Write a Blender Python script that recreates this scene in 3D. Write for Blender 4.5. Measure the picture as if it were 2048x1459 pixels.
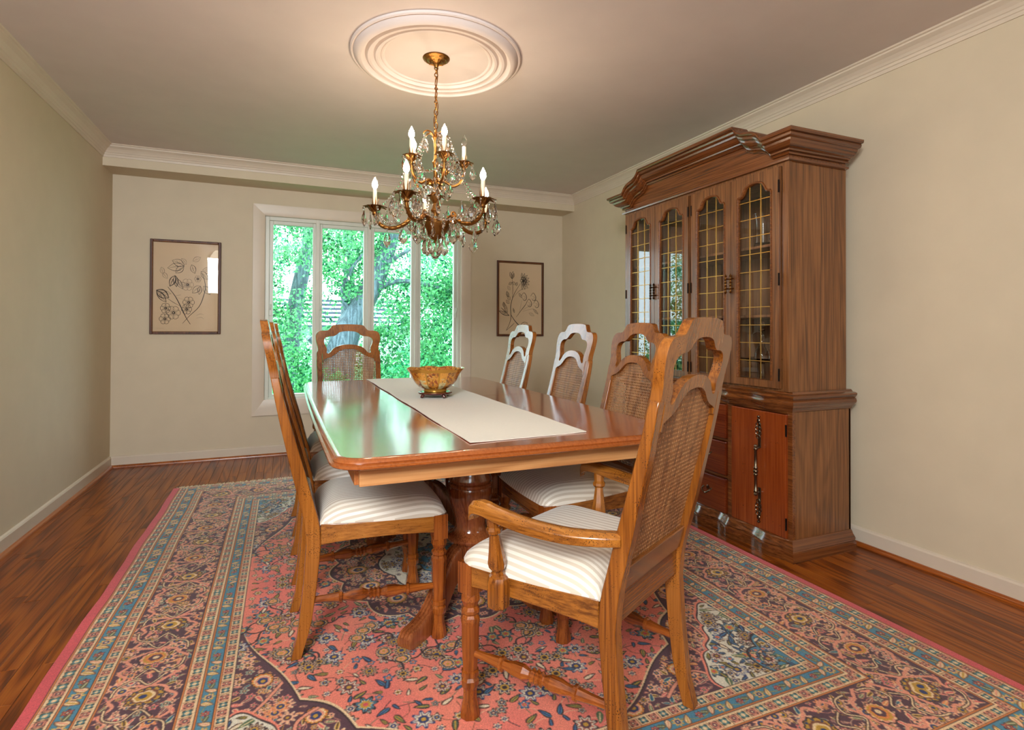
import bpy, bmesh, math, random
import numpy as np
from math import pi, sin, cos, radians
from mathutils import Vector, Matrix, noise as mnoise
random.seed(7); RNG = np.random.default_rng(7)
S = bpy.context.scene
COL = S.collection
for o in list(bpy.data.objects): bpy.data.objects.remove(o)

# ------------------------------------------------------------------ camera
CAM_H = 1.0891
cd = bpy.data.cameras.new('camera'); cam = bpy.data.objects.new('camera', cd); COL.objects.link(cam)
cd.sensor_width = 36; cd.lens = 19.204; cd.shift_y = -0.03983; cd.clip_end = 300; cd.clip_start = 0.02
_yaw, _pit, _rol = 0.39591, 0.009452, 0.00388
F_ = Vector((sin(_yaw)*cos(_pit), cos(_yaw)*cos(_pit), sin(_pit)))
R_ = Vector((cos(_yaw), -sin(_yaw), 0)); U_ = R_.cross(F_)
R2 = R_*cos(_rol)+U_*sin(_rol); U2 = -R_*sin(_rol)+U_*cos(_rol)
cam.matrix_world = Matrix(((R2.x, U2.x, -F_.x, 0), (R2.y, U2.y, -F_.y, 0), (R2.z, U2.z, -F_.z, CAM_H), (0, 0, 0, 1)))
S.camera = cam
# ------------------------------------------------------------------ world, lights, exposure
W = bpy.data.worlds.new('world'); S.world = W; W.use_nodes = True
_bg = W.node_tree.nodes['Background']; _bg.inputs[0].default_value = (0.76, 0.89, 1.0, 1); _bg.inputs[1].default_value = 6.2
def lamp(name, kind, loc, aim, energy, color, **kw):
    l = bpy.data.lights.new(name, kind); l.energy = energy; l.color = color
    for k, v in kw.items(): setattr(l, k, v)
    o = bpy.data.objects.new(name, l); COL.objects.link(o); o.location = loc
    if aim is not None: o.rotation_euler = (Vector(aim)-Vector(loc)).to_track_quat('-Z', 'Y').to_euler()
    return o
lamp('sun', 'SUN', (-6, 12, 20), (2, 9, 0), 6.0, (1.0, 0.93, 0.80), angle=radians(2))
# soft lights added behind the camera: a warm overhead fill, a cool left key
lamp('added_rear_fill', 'AREA', (-0.72, -0.7, 2.41), (-0.45, 0.0, 0.0), 56, (1.0, 0.90, 0.72), shape='RECTANGLE', size=0.9, size_y=1.8)
lamp('added_left_key', 'AREA', (-1.10, -0.75, 2.02), (0.35, 4.6, 1.0), 134, (0.88, 0.95, 1.0), shape='RECTANGLE', size=1.2, size_y=0.62)
S.view_settings.view_transform = 'Standard'; S.view_settings.look = 'None'
S.view_settings.exposure = 0.27; S.view_settings.gamma = 1.0; S.view_settings.use_curve_mapping = False
S.cycles.sample_clamp_indirect = 4.0
S.cycles.caustics_refractive = False; S.cycles.caustics_reflective = False
S.cycles.max_bounces = 10; S.cycles.transparent_max_bounces = 24; S.cycles.transmission_bounces = 6

# ------------------------------------------------------------------ materials
def srgb(r, g, b):
    f = lambda c: ((c/255+0.055)/1.055)**2.4 if c/255 > 0.04045 else c/255/12.92
    return (f(r), f(g), f(b), 1)
class N:
    def __init__(s, name):
        s.m = bpy.data.materials.new(name); s.m.use_nodes = True; s.t = s.m.node_tree
        s.t.nodes.clear(); s.out = s.new('ShaderNodeOutputMaterial')
    def new(s, typ, **kw):
        n = s.t.nodes.new(typ)
        for k, v in kw.items():
            if k.startswith('i_'):
                n.inputs[k[2:].replace('_', ' ')].default_value = v
            else: setattr(n, k, v)
        return n
    def l(s, a, b): s.t.links.new(a, b)
    def ramp(s, fac, stops, interp='LINEAR'):
        r = s.new('ShaderNodeValToRGB'); r.color_ramp.interpolation = interp
        e = r.color_ramp.elements
        while len(e) < len(stops): e.new(0.5)
        for k, (p, c) in enumerate(stops): e[k].position = p; e[k].color = c if len(c) == 4 else (*c, 1)
        s.l(fac, r.inputs[0]); return r.outputs[0]
    def math(s, op, a, b=None, c=None):
        n = s.new('ShaderNodeMath', operation=op)
        for k, v in enumerate((a, b, c)):
            if v is None: continue
            if isinstance(v, (int, float)): n.inputs[k].default_value = v
            else: s.l(v, n.inputs[k])
        return n.outputs[0]
    def mix(s, fac, a, b, mode='MIX'):
        n = s.new('ShaderNodeMix', data_type='RGBA', blend_type=mode)
        for k, v in ((0, fac), (6, a), (7, b)):
            if isinstance(v, (int, float)): n.inputs[k].default_value = v
            elif isinstance(v, tuple): n.inputs[k].default_value = v
            else: s.l(v, n.inputs[k])
        return n.outputs[2]
    def coord(s, scale=(1, 1, 1), src='Object', loc=(0, 0, 0)):
        tc = s.new('ShaderNodeTexCoord'); mp = s.new('ShaderNodeMapping')
        mp.inputs['Scale'].default_value = scale; mp.inputs['Location'].default_value = loc
        s.l(tc.outputs[src], mp.inputs['Vector']); return mp.outputs[0]
    def noise(s, vec, scale, detail=3, rough=0.5, dist=0.0):
        n = s.new('ShaderNodeTexNoise'); n.inputs['Scale'].default_value = scale; n.inputs['Detail'].default_value = detail
        n.inputs['Roughness'].default_value = rough; n.inputs['Distortion'].default_value = dist
        s.l(vec, n.inputs['Vector']); return n.outputs['Fac']
    def bsdf(s, col, rough=0.5, metal=0.0, bump=None, bstr=0.2, bdist=0.002, coat=0.0, coatr=0.1, spec=0.5, sheen=0.0, trans=None):
        b = s.new('ShaderNodeBsdfPrincipled')
        if isinstance(col, tuple): b.inputs['Base Color'].default_value = col
        else: s.l(col, b.inputs['Base Color'])
        if isinstance(rough, (int, float)): b.inputs['Roughness'].default_value = rough
        else: s.l(rough, b.inputs['Roughness'])
        b.inputs['Metallic'].default_value = metal; b.inputs['Coat Weight'].default_value = coat
        b.inputs['Coat Roughness'].default_value = coatr; b.inputs['Specular IOR Level'].default_value = spec
        b.inputs['Sheen Weight'].default_value = sheen
        if bump is not None:
            bp = s.new('ShaderNodeBump'); bp.inputs['Strength'].default_value = bstr; bp.inputs['Distance'].default_value = bdist
            s.l(bump, bp.inputs['Height']); s.l(bp.outputs[0], b.inputs['Normal'])
        s.l(b.outputs[0], s.out.inputs[0]); s.b = b
        return s.m

def plain(name, col, rough=0.5, metal=0.0, coat=0.0, bump_scale=None, bstr=0.1, spec=0.5):
    n = N(name); v = n.coord()
    c = n.mix(n.noise(v, 6, 4), tuple(x*0.93 for x in col[:3])+(1,), tuple(min(1, x*1.05) for x in col[:3])+(1,))
    bp = n.noise(v, bump_scale, 3) if bump_scale else None
    return n.bsdf(c, rough, metal, bump=bp, bstr=bstr, coat=coat, spec=spec)

def wood(name, dark, mid, light, axis='z', specks=0.0, rough=0.28, coat=0.5, ring=9.0, perobj=False, fine=1.0, speckscale=70, cathed=3.0, figure=0.2, spec=0.5):
    n = N(name)
    st = 0.09
    sc = {'x': (st, 1, 1), 'y': (1, st, 1), 'z': (1, 1, st)}[axis]
    v = n.coord(sc)
    if perobj:
        oi = n.new('ShaderNodeObjectInfo'); va = n.new('ShaderNodeVectorMath', operation='ADD')
        mu = n.math('MULTIPLY', oi.outputs['Random'], 37.0)
        cb = n.new('ShaderNodeCombineXYZ'); n.l(mu, cb.inputs[0]); n.l(mu, cb.inputs[1]); n.l(mu, cb.inputs[2])
        n.l(v, va.inputs[0]); n.l(cb.outputs[0], va.inputs[1]); v = va.outputs[0]
    big = n.noise(v, cathed, 2, 0.5, 0.4)
    rings = n.math('SINE', n.math('MULTIPLY', big, ring*6.28))
    rings = n.math('MULTIPLY_ADD', rings, 0.5, 0.5)
    sc2 = {'x': (0.02, 1, 1), 'y': (1, 0.02, 1), 'z': (1, 1, 0.02)}[axis]
    v2 = n.coord(sc2)
    grain = n.noise(v2, 160*fine, 3, 0.6)
    f = n.math('ADD', n.math('MULTIPLY', rings, figure), n.math('MULTIPLY', grain, 1.02-figure))
    if perobj: f = n.math('ADD', f, n.math('MULTIPLY_ADD', oi.outputs['Random'], 0.13, -0.065))
    c = n.ramp(f, [(0.28, dark), (0.50, mid), (0.78, light)])
    if specks > 0:
        vo = n.new('ShaderNodeTexVoronoi'); vo.inputs['Scale'].default_value = speckscale; vo.inputs['Randomness'].default_value = 1.0
        n.l(n.coord(), vo.inputs['Vector'])
        msk = n.noise(n.coord(), 14, 3, 0.6)
        thr = n.math('MULTIPLY', n.math('MAXIMUM', n.math('SUBTRACT', msk, 0.36), 0.0), 1.12*specks)
        sp = n.math('LESS_THAN', vo.outputs['Distance'], thr)
        c = n.mix(n.math('MULTIPLY', sp, 0.85), c, (0.02, 0.008, 0.004, 1))
    return n.bsdf(c, rough, bump=grain, bstr=0.06, bdist=0.001, coat=coat, coatr=0.12, spec=spec)

M = {}
M['wall'] = plain('wall_paint', srgb(208, 195, 170), 0.6, bump_scale=90, bstr=0.03, spec=0.35)
M['ceiling'] = plain('ceiling_paint', srgb(218, 208, 204), 0.7, bump_scale=70, bstr=0.03, spec=0.3)
M['trim'] = plain('trim_paint', srgb(211, 198, 180), 0.35)
M['vinyl'] = plain('window_vinyl', srgb(212, 214, 204), 0.35)
M['chair_z'] = wood('chair_oak', srgb(90, 45, 12), srgb(136, 78, 23), srgb(162, 100, 36), 'z', specks=0.9, speckscale=210, rough=0.25, ring=5, cathed=4)
M['chair_x'] = wood('chair_oak_rail', srgb(92, 49, 14), srgb(140, 84, 28), srgb(168, 108, 42), 'x', specks=0.8, speckscale=210, rough=0.25, ring=6, cathed=5)
M['chair_y'] = wood('chair_oak_cross', srgb(84, 43, 16), srgb(124, 72, 29), srgb(150, 92, 42), 'y', specks=0.35, speckscale=210, rough=0.25, ring=5, cathed=5)
M['chair_turn'] = wood('chair_oak_turned', srgb(84, 36, 11), srgb(128, 64, 20), srgb(158, 88, 32), 'z', specks=0.6, speckscale=190, rough=0.18, ring=6, cathed=6)
M['chair_turn_x'] = wood('chair_oak_spindle', srgb(84, 36, 11), srgb(128, 64, 20), srgb(158, 88, 32), 'x', specks=0.3, speckscale=190, rough=0.18, ring=5, cathed=5)
M['table_top'] = wood('table_cherry_top', srgb(120, 54, 28), srgb(150, 72, 38), srgb(170, 90, 50), 'y', specks=0.0, rough=0.16, coat=1.0, ring=5, cathed=2, figure=0.14)
M['table_edge'] = wood('table_edge', srgb(134, 68, 28), srgb(148, 78, 33), srgb(160, 88, 40), 'y', specks=0.2, speckscale=180, rough=0.18, coat=0.8, figure=0.05, ring=2)
M['table_apron'] = wood('table_apron', srgb(150, 96, 54), srgb(186, 130, 80), srgb(206, 154, 102), 'x', specks=0.1, rough=0.35, coat=0.2, ring=9, cathed=5)
M['table_apron_y'] = wood('table_apron_side', srgb(128, 66, 32), srgb(160, 92, 46), srgb(184, 118, 66), 'y', specks=0.1, rough=0.35, coat=0.2, ring=7, cathed=4)
M['pedestal'] = wood('pedestal_wood', srgb(90, 42, 20), srgb(132, 70, 36), srgb(156, 92, 50), 'z', specks=0.15, rough=0.15, coat=0.9, ring=4, cathed=4)
M['cab_z'] = wood('cabinet_walnut_upright', srgb(70, 40, 19), srgb(114, 71, 37), srgb(148, 98, 56), 'z', specks=0.08, rough=0.34, ring=8, cathed=9, coat=0.2, figure=0.13)
M['cab_y'] = wood('cabinet_walnut_level', srgb(66, 33, 13), srgb(106, 58, 25), srgb(138, 82, 38), 'y', specks=0.12, rough=0.25, ring=4, cathed=5, coat=0.5, figure=0.10)
M['cab_mould'] = wood('cabinet_moulding', srgb(60, 30, 12), srgb(100, 54, 23), srgb(130, 76, 36), 'y', specks=0.1, rough=0.22, ring=2, cathed=3, coat=0.6, figure=0.04, fine=0.6)
M['cab_mould_x'] = wood('cabinet_moulding_return', srgb(60, 30, 12), srgb(100, 54, 23), srgb(130, 76, 36), 'x', specks=0.1, rough=0.22, ring=2, cathed=3, coat=0.6, figure=0.04, fine=0.6)
M['cab_door'] = wood('cabinet_red_door', srgb(86, 30, 8), srgb(122, 50, 16), srgb(146, 70, 26), 'z', specks=0.35, speckscale=55, rough=0.22, ring=3, cathed=4, coat=0.5)
M['cab_draw'] = wood('cabinet_red_drawer', srgb(76, 24, 8), srgb(104, 40, 14), srgb(128, 58, 22), 'y', specks=0.2, speckscale=55, rough=0.22, ring=3, cathed=4, coat=0.5)
M['cab_dark'] = wood('cabinet_inside', srgb(84, 52, 32), srgb(136, 92, 58), srgb(164, 118, 78), 'z', rough=0.5, ring=6, cathed=6, coat=0.0)
M['floor'] = wood('floor_oak', srgb(80, 34, 5), srgb(128, 62, 12), srgb(156, 86, 24), 'y', rough=0.34, coat=0.06, spec=0.3, ring=15, perobj=True, cathed=4, fine=0.9, figure=0.30)
M['shoe'] = wood('shoe_oak', srgb(112, 50, 14), srgb(156, 82, 28), srgb(176, 104, 44), 'y', rough=0.3, coat=0.3, ring=6)
M['gap'] = plain('floor_gap', srgb(30, 14, 6), 0.8)
M['brass'] = plain('antique_brass', srgb(150, 106, 54), 0.36, 1.0, bump_scale=120, bstr=0.5)
M['came'] = plain('brass_came', srgb(200, 154, 74), 0.35, 0.7)
M['bronze'] = plain('aged_bronze', srgb(84, 62, 44), 0.35, 1.0, bump_scale=150, bstr=0.2)
M['pewter'] = plain('dark_pewter', srgb(120, 104, 86), 0.25, 1.0)
M['iron'] = plain('black_hinge', srgb(34, 24, 20), 0.4, 0.8)
M['candle'] = plain('candle_sleeve', srgb(235, 225, 200), 0.45)
M['cane'] = wood('cane', srgb(98, 62, 36), srgb(142, 96, 58), srgb(168, 122, 78), 'z', rough=0.45, coat=0.0, ring=12)
M['paper'] = plain('print_paper', srgb(214, 188, 154), 0.8)
M['ink'] = plain('print_ink', srgb(58, 46, 40), 0.8)
M['ink2'] = plain('print_ink_soft', srgb(150, 126, 104), 0.8)
M['goldframe'] = plain('gilded_bead', srgb(196, 140, 60), 0.35, 0.8)
M['frame'] = wood('picture_frame', srgb(52, 24, 10), srgb(84, 42, 18), srgb(112, 66, 32), 'z', rough=0.5, coat=0.0)
M['standwood'] = plain('rosewood', srgb(72, 18, 12), 0.15, coat=0.8)

def glass_arch(name, tint, ior=1.5, rough=0.0, boost=1.0):
    n = N(name); fr = n.new('ShaderNodeFresnel'); fr.inputs[0].default_value = ior
    tr = n.new('ShaderNodeBsdfTransparent'); tr.inputs[0].default_value = tint
    gl = n.new('ShaderNodeBsdfGlossy'); gl.inputs['Roughness'].default_value = rough
    mx = n.new('ShaderNodeMixShader'); ge = n.new('ShaderNodeNewGeometry'); front = n.math('SUBTRACT', 1.0, ge.outputs['Backfacing']); n.l(n.math('MINIMUM', n.math('MULTIPLY', n.math('MULTIPLY', fr.outputs[0], boost), front), 1.0), mx.inputs[0]); n.l(tr.outputs[0], mx.inputs[1]); n.l(gl.outputs[0], mx.inputs[2])
    n.l(mx.outputs[0], n.out.inputs[0]); return n.m
M['winglass'] = glass_arch('window_glass', (0.96, 1.0, 0.985, 1), 1.5, 0.0, 1.3)
M['cabglass'] = glass_arch('cabinet_glass', (0.97, 0.97, 0.96, 1), 1.5, 0.0, 2.0)
M['picglass'] = glass_arch('picture_glass', (1, 1, 1, 1), 1.45)
def real_glass(name, col, ior=1.52):
    n = N(name); g = n.new('ShaderNodeBsdfGlass'); g.inputs['Color'].default_value = col; g.inputs['IOR'].default_value = ior
    g.inputs['Roughness'].default_value = 0.0
    n.l(g.outputs[0], n.out.inputs[0]); return n.m
M['crystal'] = real_glass('lead_crystal', (1, 0.995, 0.985, 1), 1.52)
M['glassware'] = real_glass('cut_glass', (0.98, 0.99, 1, 1), 1.5)
def emis(name, col, st):
    n = N(name); e = n.new('ShaderNodeEmission'); e.inputs[0].default_value = col; e.inputs[1].default_value = st
    n.l(e.outputs[0], n.out.inputs[0]); return n.m
M['bulb'] = emis('lit_bulb', (1.0, 0.77, 0.55, 1), 172)
M['clearbulb'] = real_glass('unlit_bulb', (1, 1, 1, 1), 1.2)
def cushion_mat():
    n = N('striped_satin'); tc = n.new('ShaderNodeTexCoord'); sp = n.new('ShaderNodeSeparateXYZ'); n.l(tc.outputs['UV'], sp.inputs[0])
    w = n.math('SINE', n.math('MULTIPLY', sp.outputs['X'], 2*pi/0.0195))
    m = n.math('GREATER_THAN', w, 0.0)
    c = n.mix(m, srgb(200, 187, 170), srgb(228, 220, 207))
    ro = n.math('MULTIPLY_ADD', m, -0.22, 0.62)
    fab = n.noise(n.coord((1, 1, 1)), 500, 2)
    return n.bsdf(c, ro, bump=n.math('ADD', n.math('MULTIPLY', w, 0.5), n.math('MULTIPLY', fab, 0.6)), bstr=0.12, bdist=0.001, sheen=0.25)
M['cushion'] = cushion_mat()
def runner_mat():
    n = N('runner_linen'); v = n.coord((1, 6, 1)); f = n.noise(v, 90, 3)
    c = n.mix(f, srgb(206, 198, 182), srgb(224, 218, 204))
    return n.bsdf(c, 0.75, bump=f, bstr=0.25, bdist=0.001, sheen=0.2)
M['runner'] = runner_mat()
def leafmat(name, a, b, tr=0.5):
    n = N(name); oi = n.new('ShaderNodeNewGeometry')
    c = n.mix(oi.outputs['Random Per Island'], a, b)
    d = n.new('ShaderNodeBsdfDiffuse'); t = n.new('ShaderNodeBsdfTranslucent'); mx = n.new('ShaderNodeMixShader'); mx.inputs[0].default_value = tr
    n.l(c, d.inputs[0]); n.l(c, t.inputs[0]); n.l(d.outputs[0], mx.inputs[1]); n.l(t.outputs[0], mx.inputs[2]); n.l(mx.outputs[0], n.out.inputs[0])
    return n.m
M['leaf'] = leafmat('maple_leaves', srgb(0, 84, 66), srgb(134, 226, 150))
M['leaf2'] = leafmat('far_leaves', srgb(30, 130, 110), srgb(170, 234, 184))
M['leaf3'] = leafmat('shrub_leaves', srgb(0, 92, 70), srgb(90, 206, 130))
M['bark'] = wood('bark', srgb(40, 52, 58), srgb(78, 98, 108), srgb(120, 140, 150), 'z', rough=0.9, coat=0, ring=14)
M['lawn'] = plain('lawn', srgb(30, 120, 66), 0.9)
M['siding'] = plain('house_siding', srgb(214, 220, 222), 0.7)
M['shingle'] = plain('house_shingles', srgb(60, 78, 96), 0.8, bump_scale=40)

# ------------------------------------------------------------------ mesh helpers
class MB:
    def __init__(s): s.v = []; s.f = []; s.mi = []
    def add(s, vs, fs, mi=0):
        o = len(s.v); s.v.extend([tuple(p) for p in vs]); s.f.extend([tuple(o+i for i in f) for f in fs]); s.mi.extend([mi]*len(fs)); return s
    def box(s, a, b, mi=0):
        x0, y0, z0 = a; x1, y1, z1 = b
        return s.add([(x0,y0,z0),(x1,y0,z0),(x1,y1,z0),(x0,y1,z0),(x0,y0,z1),(x1,y0,z1),(x1,y1,z1),(x0,y1,z1)],
                     [(0,3,2,1),(4,5,6,7),(0,1,5,4),(1,2,6,5),(2,3,7,6),(3,0,4,7)], mi)
    def lathe(s, prof, n=24, o=(0,0,0), phase=0.0, mi=0, fn=None, caps=True):
        vs = []; fs = []
        for (r, z) in prof:
            for k in range(n):
                a = 2*pi*k/n+phase; rr = r*(fn(a, z) if fn else 1)
                vs.append((o[0]+rr*cos(a), o[1]+rr*sin(a), o[2]+z))
        for i in range(len(prof)-1):
            for k in range(n):
                k2 = (k+1) % n; fs.append((i*n+k, i*n+k2, (i+1)*n+k2, (i+1)*n+k))
        if caps:
            if prof[0][0] > 1e-5: fs.append(tuple(range(n-1, -1, -1)))
            if prof[-1][0] > 1e-5: fs.append(tuple((len(prof)-1)*n+k for k in range(n)))
        return s.add(vs, fs, mi)
    def loft(s, rings, closed=True, caps=True, mi=0):
        n = len(rings[0]); vs = [p for r in rings for p in r]; fs = []
        for i in range(len(rings)-1):
            for k in range(n if closed else n-1):
                k2 = (k+1) % n; fs.append((i*n+k, i*n+k2, (i+1)*n+k2, (i+1)*n+k))
        if caps and closed: fs.append(tuple(range(n-1, -1, -1))); fs.append(tuple((len(rings)-1)*n+k for k in range(n)))
        return s.add(vs, fs, mi)
    def tube(s, pts, rad, n=8, mi=0, phase=0.0, caps=True, flat=None):
        P = [Vector(p) for p in pts]; m = len(P); rings = []
        up = None
        for i in range(m):
            t = (P[min(i+1, m-1)]-P[max(i-1, 0)])
            t = t.normalized() if t.length > 1e-9 else Vector((0, 0, 1))
            if up is None:
                up = Vector((0, 0, 1)) if abs(t.z) < 0.9 else Vector((1, 0, 0))
            side = t.cross(up); side = side.normalized() if side.length > 1e-6 else Vector((0, 1, 0))
            up = side.cross(t).normalized()
            r = rad[i] if isinstance(rad, (list, tuple, np.ndarray)) else rad
            fx = flat if flat else (1, 1)
            rings.append([P[i]+side*(cos(2*pi*k/n+phase)*r*fx[0])+up*(sin(2*pi*k/n+phase)*r*fx[1]) for k in range(n)])
        return s.loft(rings, True, caps, mi)
    def build(s, name, mat, parent=None, smooth=None, bevel=None, seg=2, loc=None, rz=None):
        me = bpy.data.meshes.new(name); me.from_pydata(s.v, [], s.f)
        for mm in (mat if isinstance(mat, list) else [mat]): me.materials.append(mm)
        if isinstance(mat, list): me.polygons.foreach_set('material_index', s.mi)
        me.update()
        bm = bmesh.new(); bm.from_mesh(me); bmesh.ops.recalc_face_normals(bm, faces=bm.faces); bm.to_mesh(me); bm.free()
        if smooth is not None:
            me.polygons.foreach_set('use_smooth', [True]*len(me.polygons)); me.set_sharp_from_angle(angle=radians(smooth))
        o = bpy.data.objects.new(name, me); COL.objects.link(o)
        if loc is not None: o.location = loc
        if rz is not None: o.rotation_euler.z = rz
        if parent is not None: o.parent = parent
        if bevel:
            b = o.modifiers.new('bevel', 'BEVEL'); b.width = bevel; b.segments = seg; b.limit_method = 'ANGLE'; b.angle_limit = radians(40)
        return o
def empty(name, loc=(0,0,0), rz=0):
    o = bpy.data.objects.new(name, None); COL.objects.link(o); o.location = loc; o.rotation_euler.z = rz; o.empty_display_size = 0.1; return o
def tag(o, label, cat, group=None, kind=None):
    o['label'] = label; o['category'] = cat
    if group: o['group'] = group
    if kind: o['kind'] = kind
    return o
def struct(o): o['kind'] = 'structure'; return o
def copy_tree(o, parent=None):
    c = o.copy(); COL.objects.link(c)
    for k in ('label', 'group'):
        if parent is None and k in c: del c[k]
    if parent is not None: c.parent = parent
    for ch in o.children: copy_tree(ch, c)
    return c
def crom(pts, n=6, closed=False):
    P = [np.array(p, float) for p in pts]; out = []; m = len(P)
    rng = range(m) if closed else range(m-1)
    for i in rng:
        p0 = P[(i-1) % m] if closed or i > 0 else P[0]; p1 = P[i]; p2 = P[(i+1) % m]
        p3 = P[(i+2) % m] if closed or i+2 < m else P[-1]
        for k in range(n):
            t = k/n; out.append(0.5*((2*p1)+(-p0+p2)*t+(2*p0-5*p1+4*p2-p3)*t*t+(-p0+3*p1-3*p2+p3)*t**3))
    if not closed: out.append(P[-1])
    return [tuple(p) for p in out]
def plate(name, outer, holes, fx0, fx1, mat, parent, smooth=50, bevel=None, mapper=None):
    """flat board cut to an outline (a,b) with holes; mapper(a,b,side) -> 3D for the two faces"""
    bm = bmesh.new(); loops = [outer]+holes; edges = []; 
    for L in loops:
        vs = [bm.verts.new((p[0], p[1], 0)) for p in L]
        for i in range(len(vs)): edges.append(bm.edges.new((vs[i], vs[(i+1) % len(vs)])))
    bmesh.ops.triangle_fill(bm, use_beauty=True, use_dissolve=False, edges=edges)
    bm.verts.index_update(); bm.verts.ensure_lookup_table()
    n = len(bm.verts); vs = [(v.co.x, v.co.y) for v in bm.verts]
    fs = [tuple(v.index for v in f.verts) for f in bm.faces]
    mb = MB(); V = [mapper(a, b, 0) for a, b in vs]+[mapper(a, b, 1) for a, b in vs]
    F = [f for f in fs]+[tuple(i+n for i in reversed(f)) for f in fs]
    k = 0
    for L in loops:
        m = len(L)
        for i in range(m): a = k+i; b = k+(i+1) % m; F.append((a, b, b+n, a+n))
        k += m
    bm.free(); mb.add(V, F)
    o = mb.build(name, mat, parent, smooth=smooth)
    if bevel:
        b = o.modifiers.new('bevel', 'BEVEL'); b.width = bevel; b.segments = 2; b.limit_method = 'ANGLE'; b.angle_limit = radians(50)
    return o

# ------------------------------------------------------------------ room shell
XL, XR, YB, YR, H = -1.242, 2.7208, 5.1374, -1.75, 2.44
YS, ZS = 4.877, 2.29
WX0, WX1, WZ0, WZ1 = -0.155, 1.605, 0.475, 2.06      # window opening in the far wall
MB().box((XL-0.2, YR-0.2, -0.12), (XR+0.2, YB+0.2, -0.018)).build('floor', M['gap'])
floor = bpy.data.objects['floor']; struct(floor)
struct(MB().box((XL-0.2, YR-0.2, H), (XR+0.2, YB+0.2, H+0.12)).build('ceiling', M['ceiling']))
struct(MB().box((XL-0.12, YR-0.12, -0.1), (XL, YB+0.12, H+0.05)).build('wall_left', M['wall']))
struct(MB().box((XR, YR-0.12, -0.1), (XR+0.12, YB+0.12, H+0.05)).build('wall_right', M['wall']))
b = MB()
b.box((XL-0.1, YB, -0.1), (WX0, YB+0.18, H+0.05)).box((WX1, YB, -0.1), (XR+0.1, YB+0.18, H+0.05))
b.box((WX0, YB, -0.1), (WX1, YB+0.18, WZ0)).box((WX0, YB, WZ1), (WX1, YB+0.18, H+0.05))
struct(b.build('wall_back', M['wall']))
b = MB(); b.box((XL-0.1, YR-0.14, -0.1), (-1.1, YR, H+0.05)).box((-0.25, YR-0.14, -0.1), (XR+0.1, YR, H+0.05)).box((-1.1, YR-0.14, 2.2), (-0.25, YR, H+0.05)).box((-1.1, YR-0.14, -0.1), (-0.25, YR, 0.7))
struct(b.build('wall_front', M['wall']))
# soffit across the far wall
struct(MB().box((XL, YS, ZS), (XR, YB, H)).build('trim_1', M['wall']))
# crown moulding: (drop, out) profile
CP = [(0.087, 0.0), (0.087, 0.006), (0.072, 0.010), (0.069, 0.014), (0.058, 0.018), (0.055, 0.022), (0.044, 0.028), (0.030, 0.040), (0.020, 0.054), (0.017, 0.058), (0.010, 0.060), (0.007, 0.068), (0.0, 0.072)]
def crown(name, p0, p1, nrm, m0, m1):
    """p0->p1 along wall, nrm into the room; m0/m1 mitre signs"""
    p0 = Vector(p0); p1 = Vector(p1); nrm = Vector(nrm); d = (p1-p0).normalized(); rings = []
    for p, m in ((p0, m0), (p1, m1)):
        rings.append([tuple(p+nrm*o+d*(o*m)+Vector((0, 0, -dr))) for dr, o in CP]+[tuple(p)])
    return struct(MB().loft(rings).build(name, M['trim']))
crown('trim_2', (XL, YR, H), (XL, YS, H), (1, 0, 0), 0, -1)
crown('trim_3', (XL, YS, H), (XR, YS, H), (0, -1, 0), 1, -1)
crown('trim_4', (XR, YR, H), (XR, YS, H), (-1, 0, 0), 0, -1)
# baseboards and shoe moulding
def base(name, p0, p1, nrm):
    p0 = Vector(p0); p1 = Vector(p1); nrm = Vector(nrm)
    prof = [(0, -0.02), (0.014, -0.02), (0.014, 0.078), (0.010, 0.086), (0.0, 0.090)]
    r = [[tuple(p+nrm*o+Vector((0, 0, z))) for o, z in prof] for p in (p0, p1)]
    t = struct(MB().loft(r).build(name, M['trim'], smooth=25))
    prof = [(0.0, -0.02), (0.030, -0.02), (0.030, 0.006), (0.027, 0.013), (0.021, 0.018), (0.014, 0.020), (0, 0.020)]
    r = [[tuple(p+nrm*o+Vector((0, 0, z))) for o, z in prof] for p in (p0, p1)]
    MB().loft(r).build('shoe_moulding', M['shoe'], t, smooth=40)
base('baseboard_left', (XL, YR, 0), (XL, YB, 0), (1, 0, 0))
base('baseboard_back', (XL, YB, 0), (XR, YB, 0), (0, -1, 0))
base('baseboard_right', (XR, YR, 0), (XR, YB, 0), (-1, 0, 0))
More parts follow.
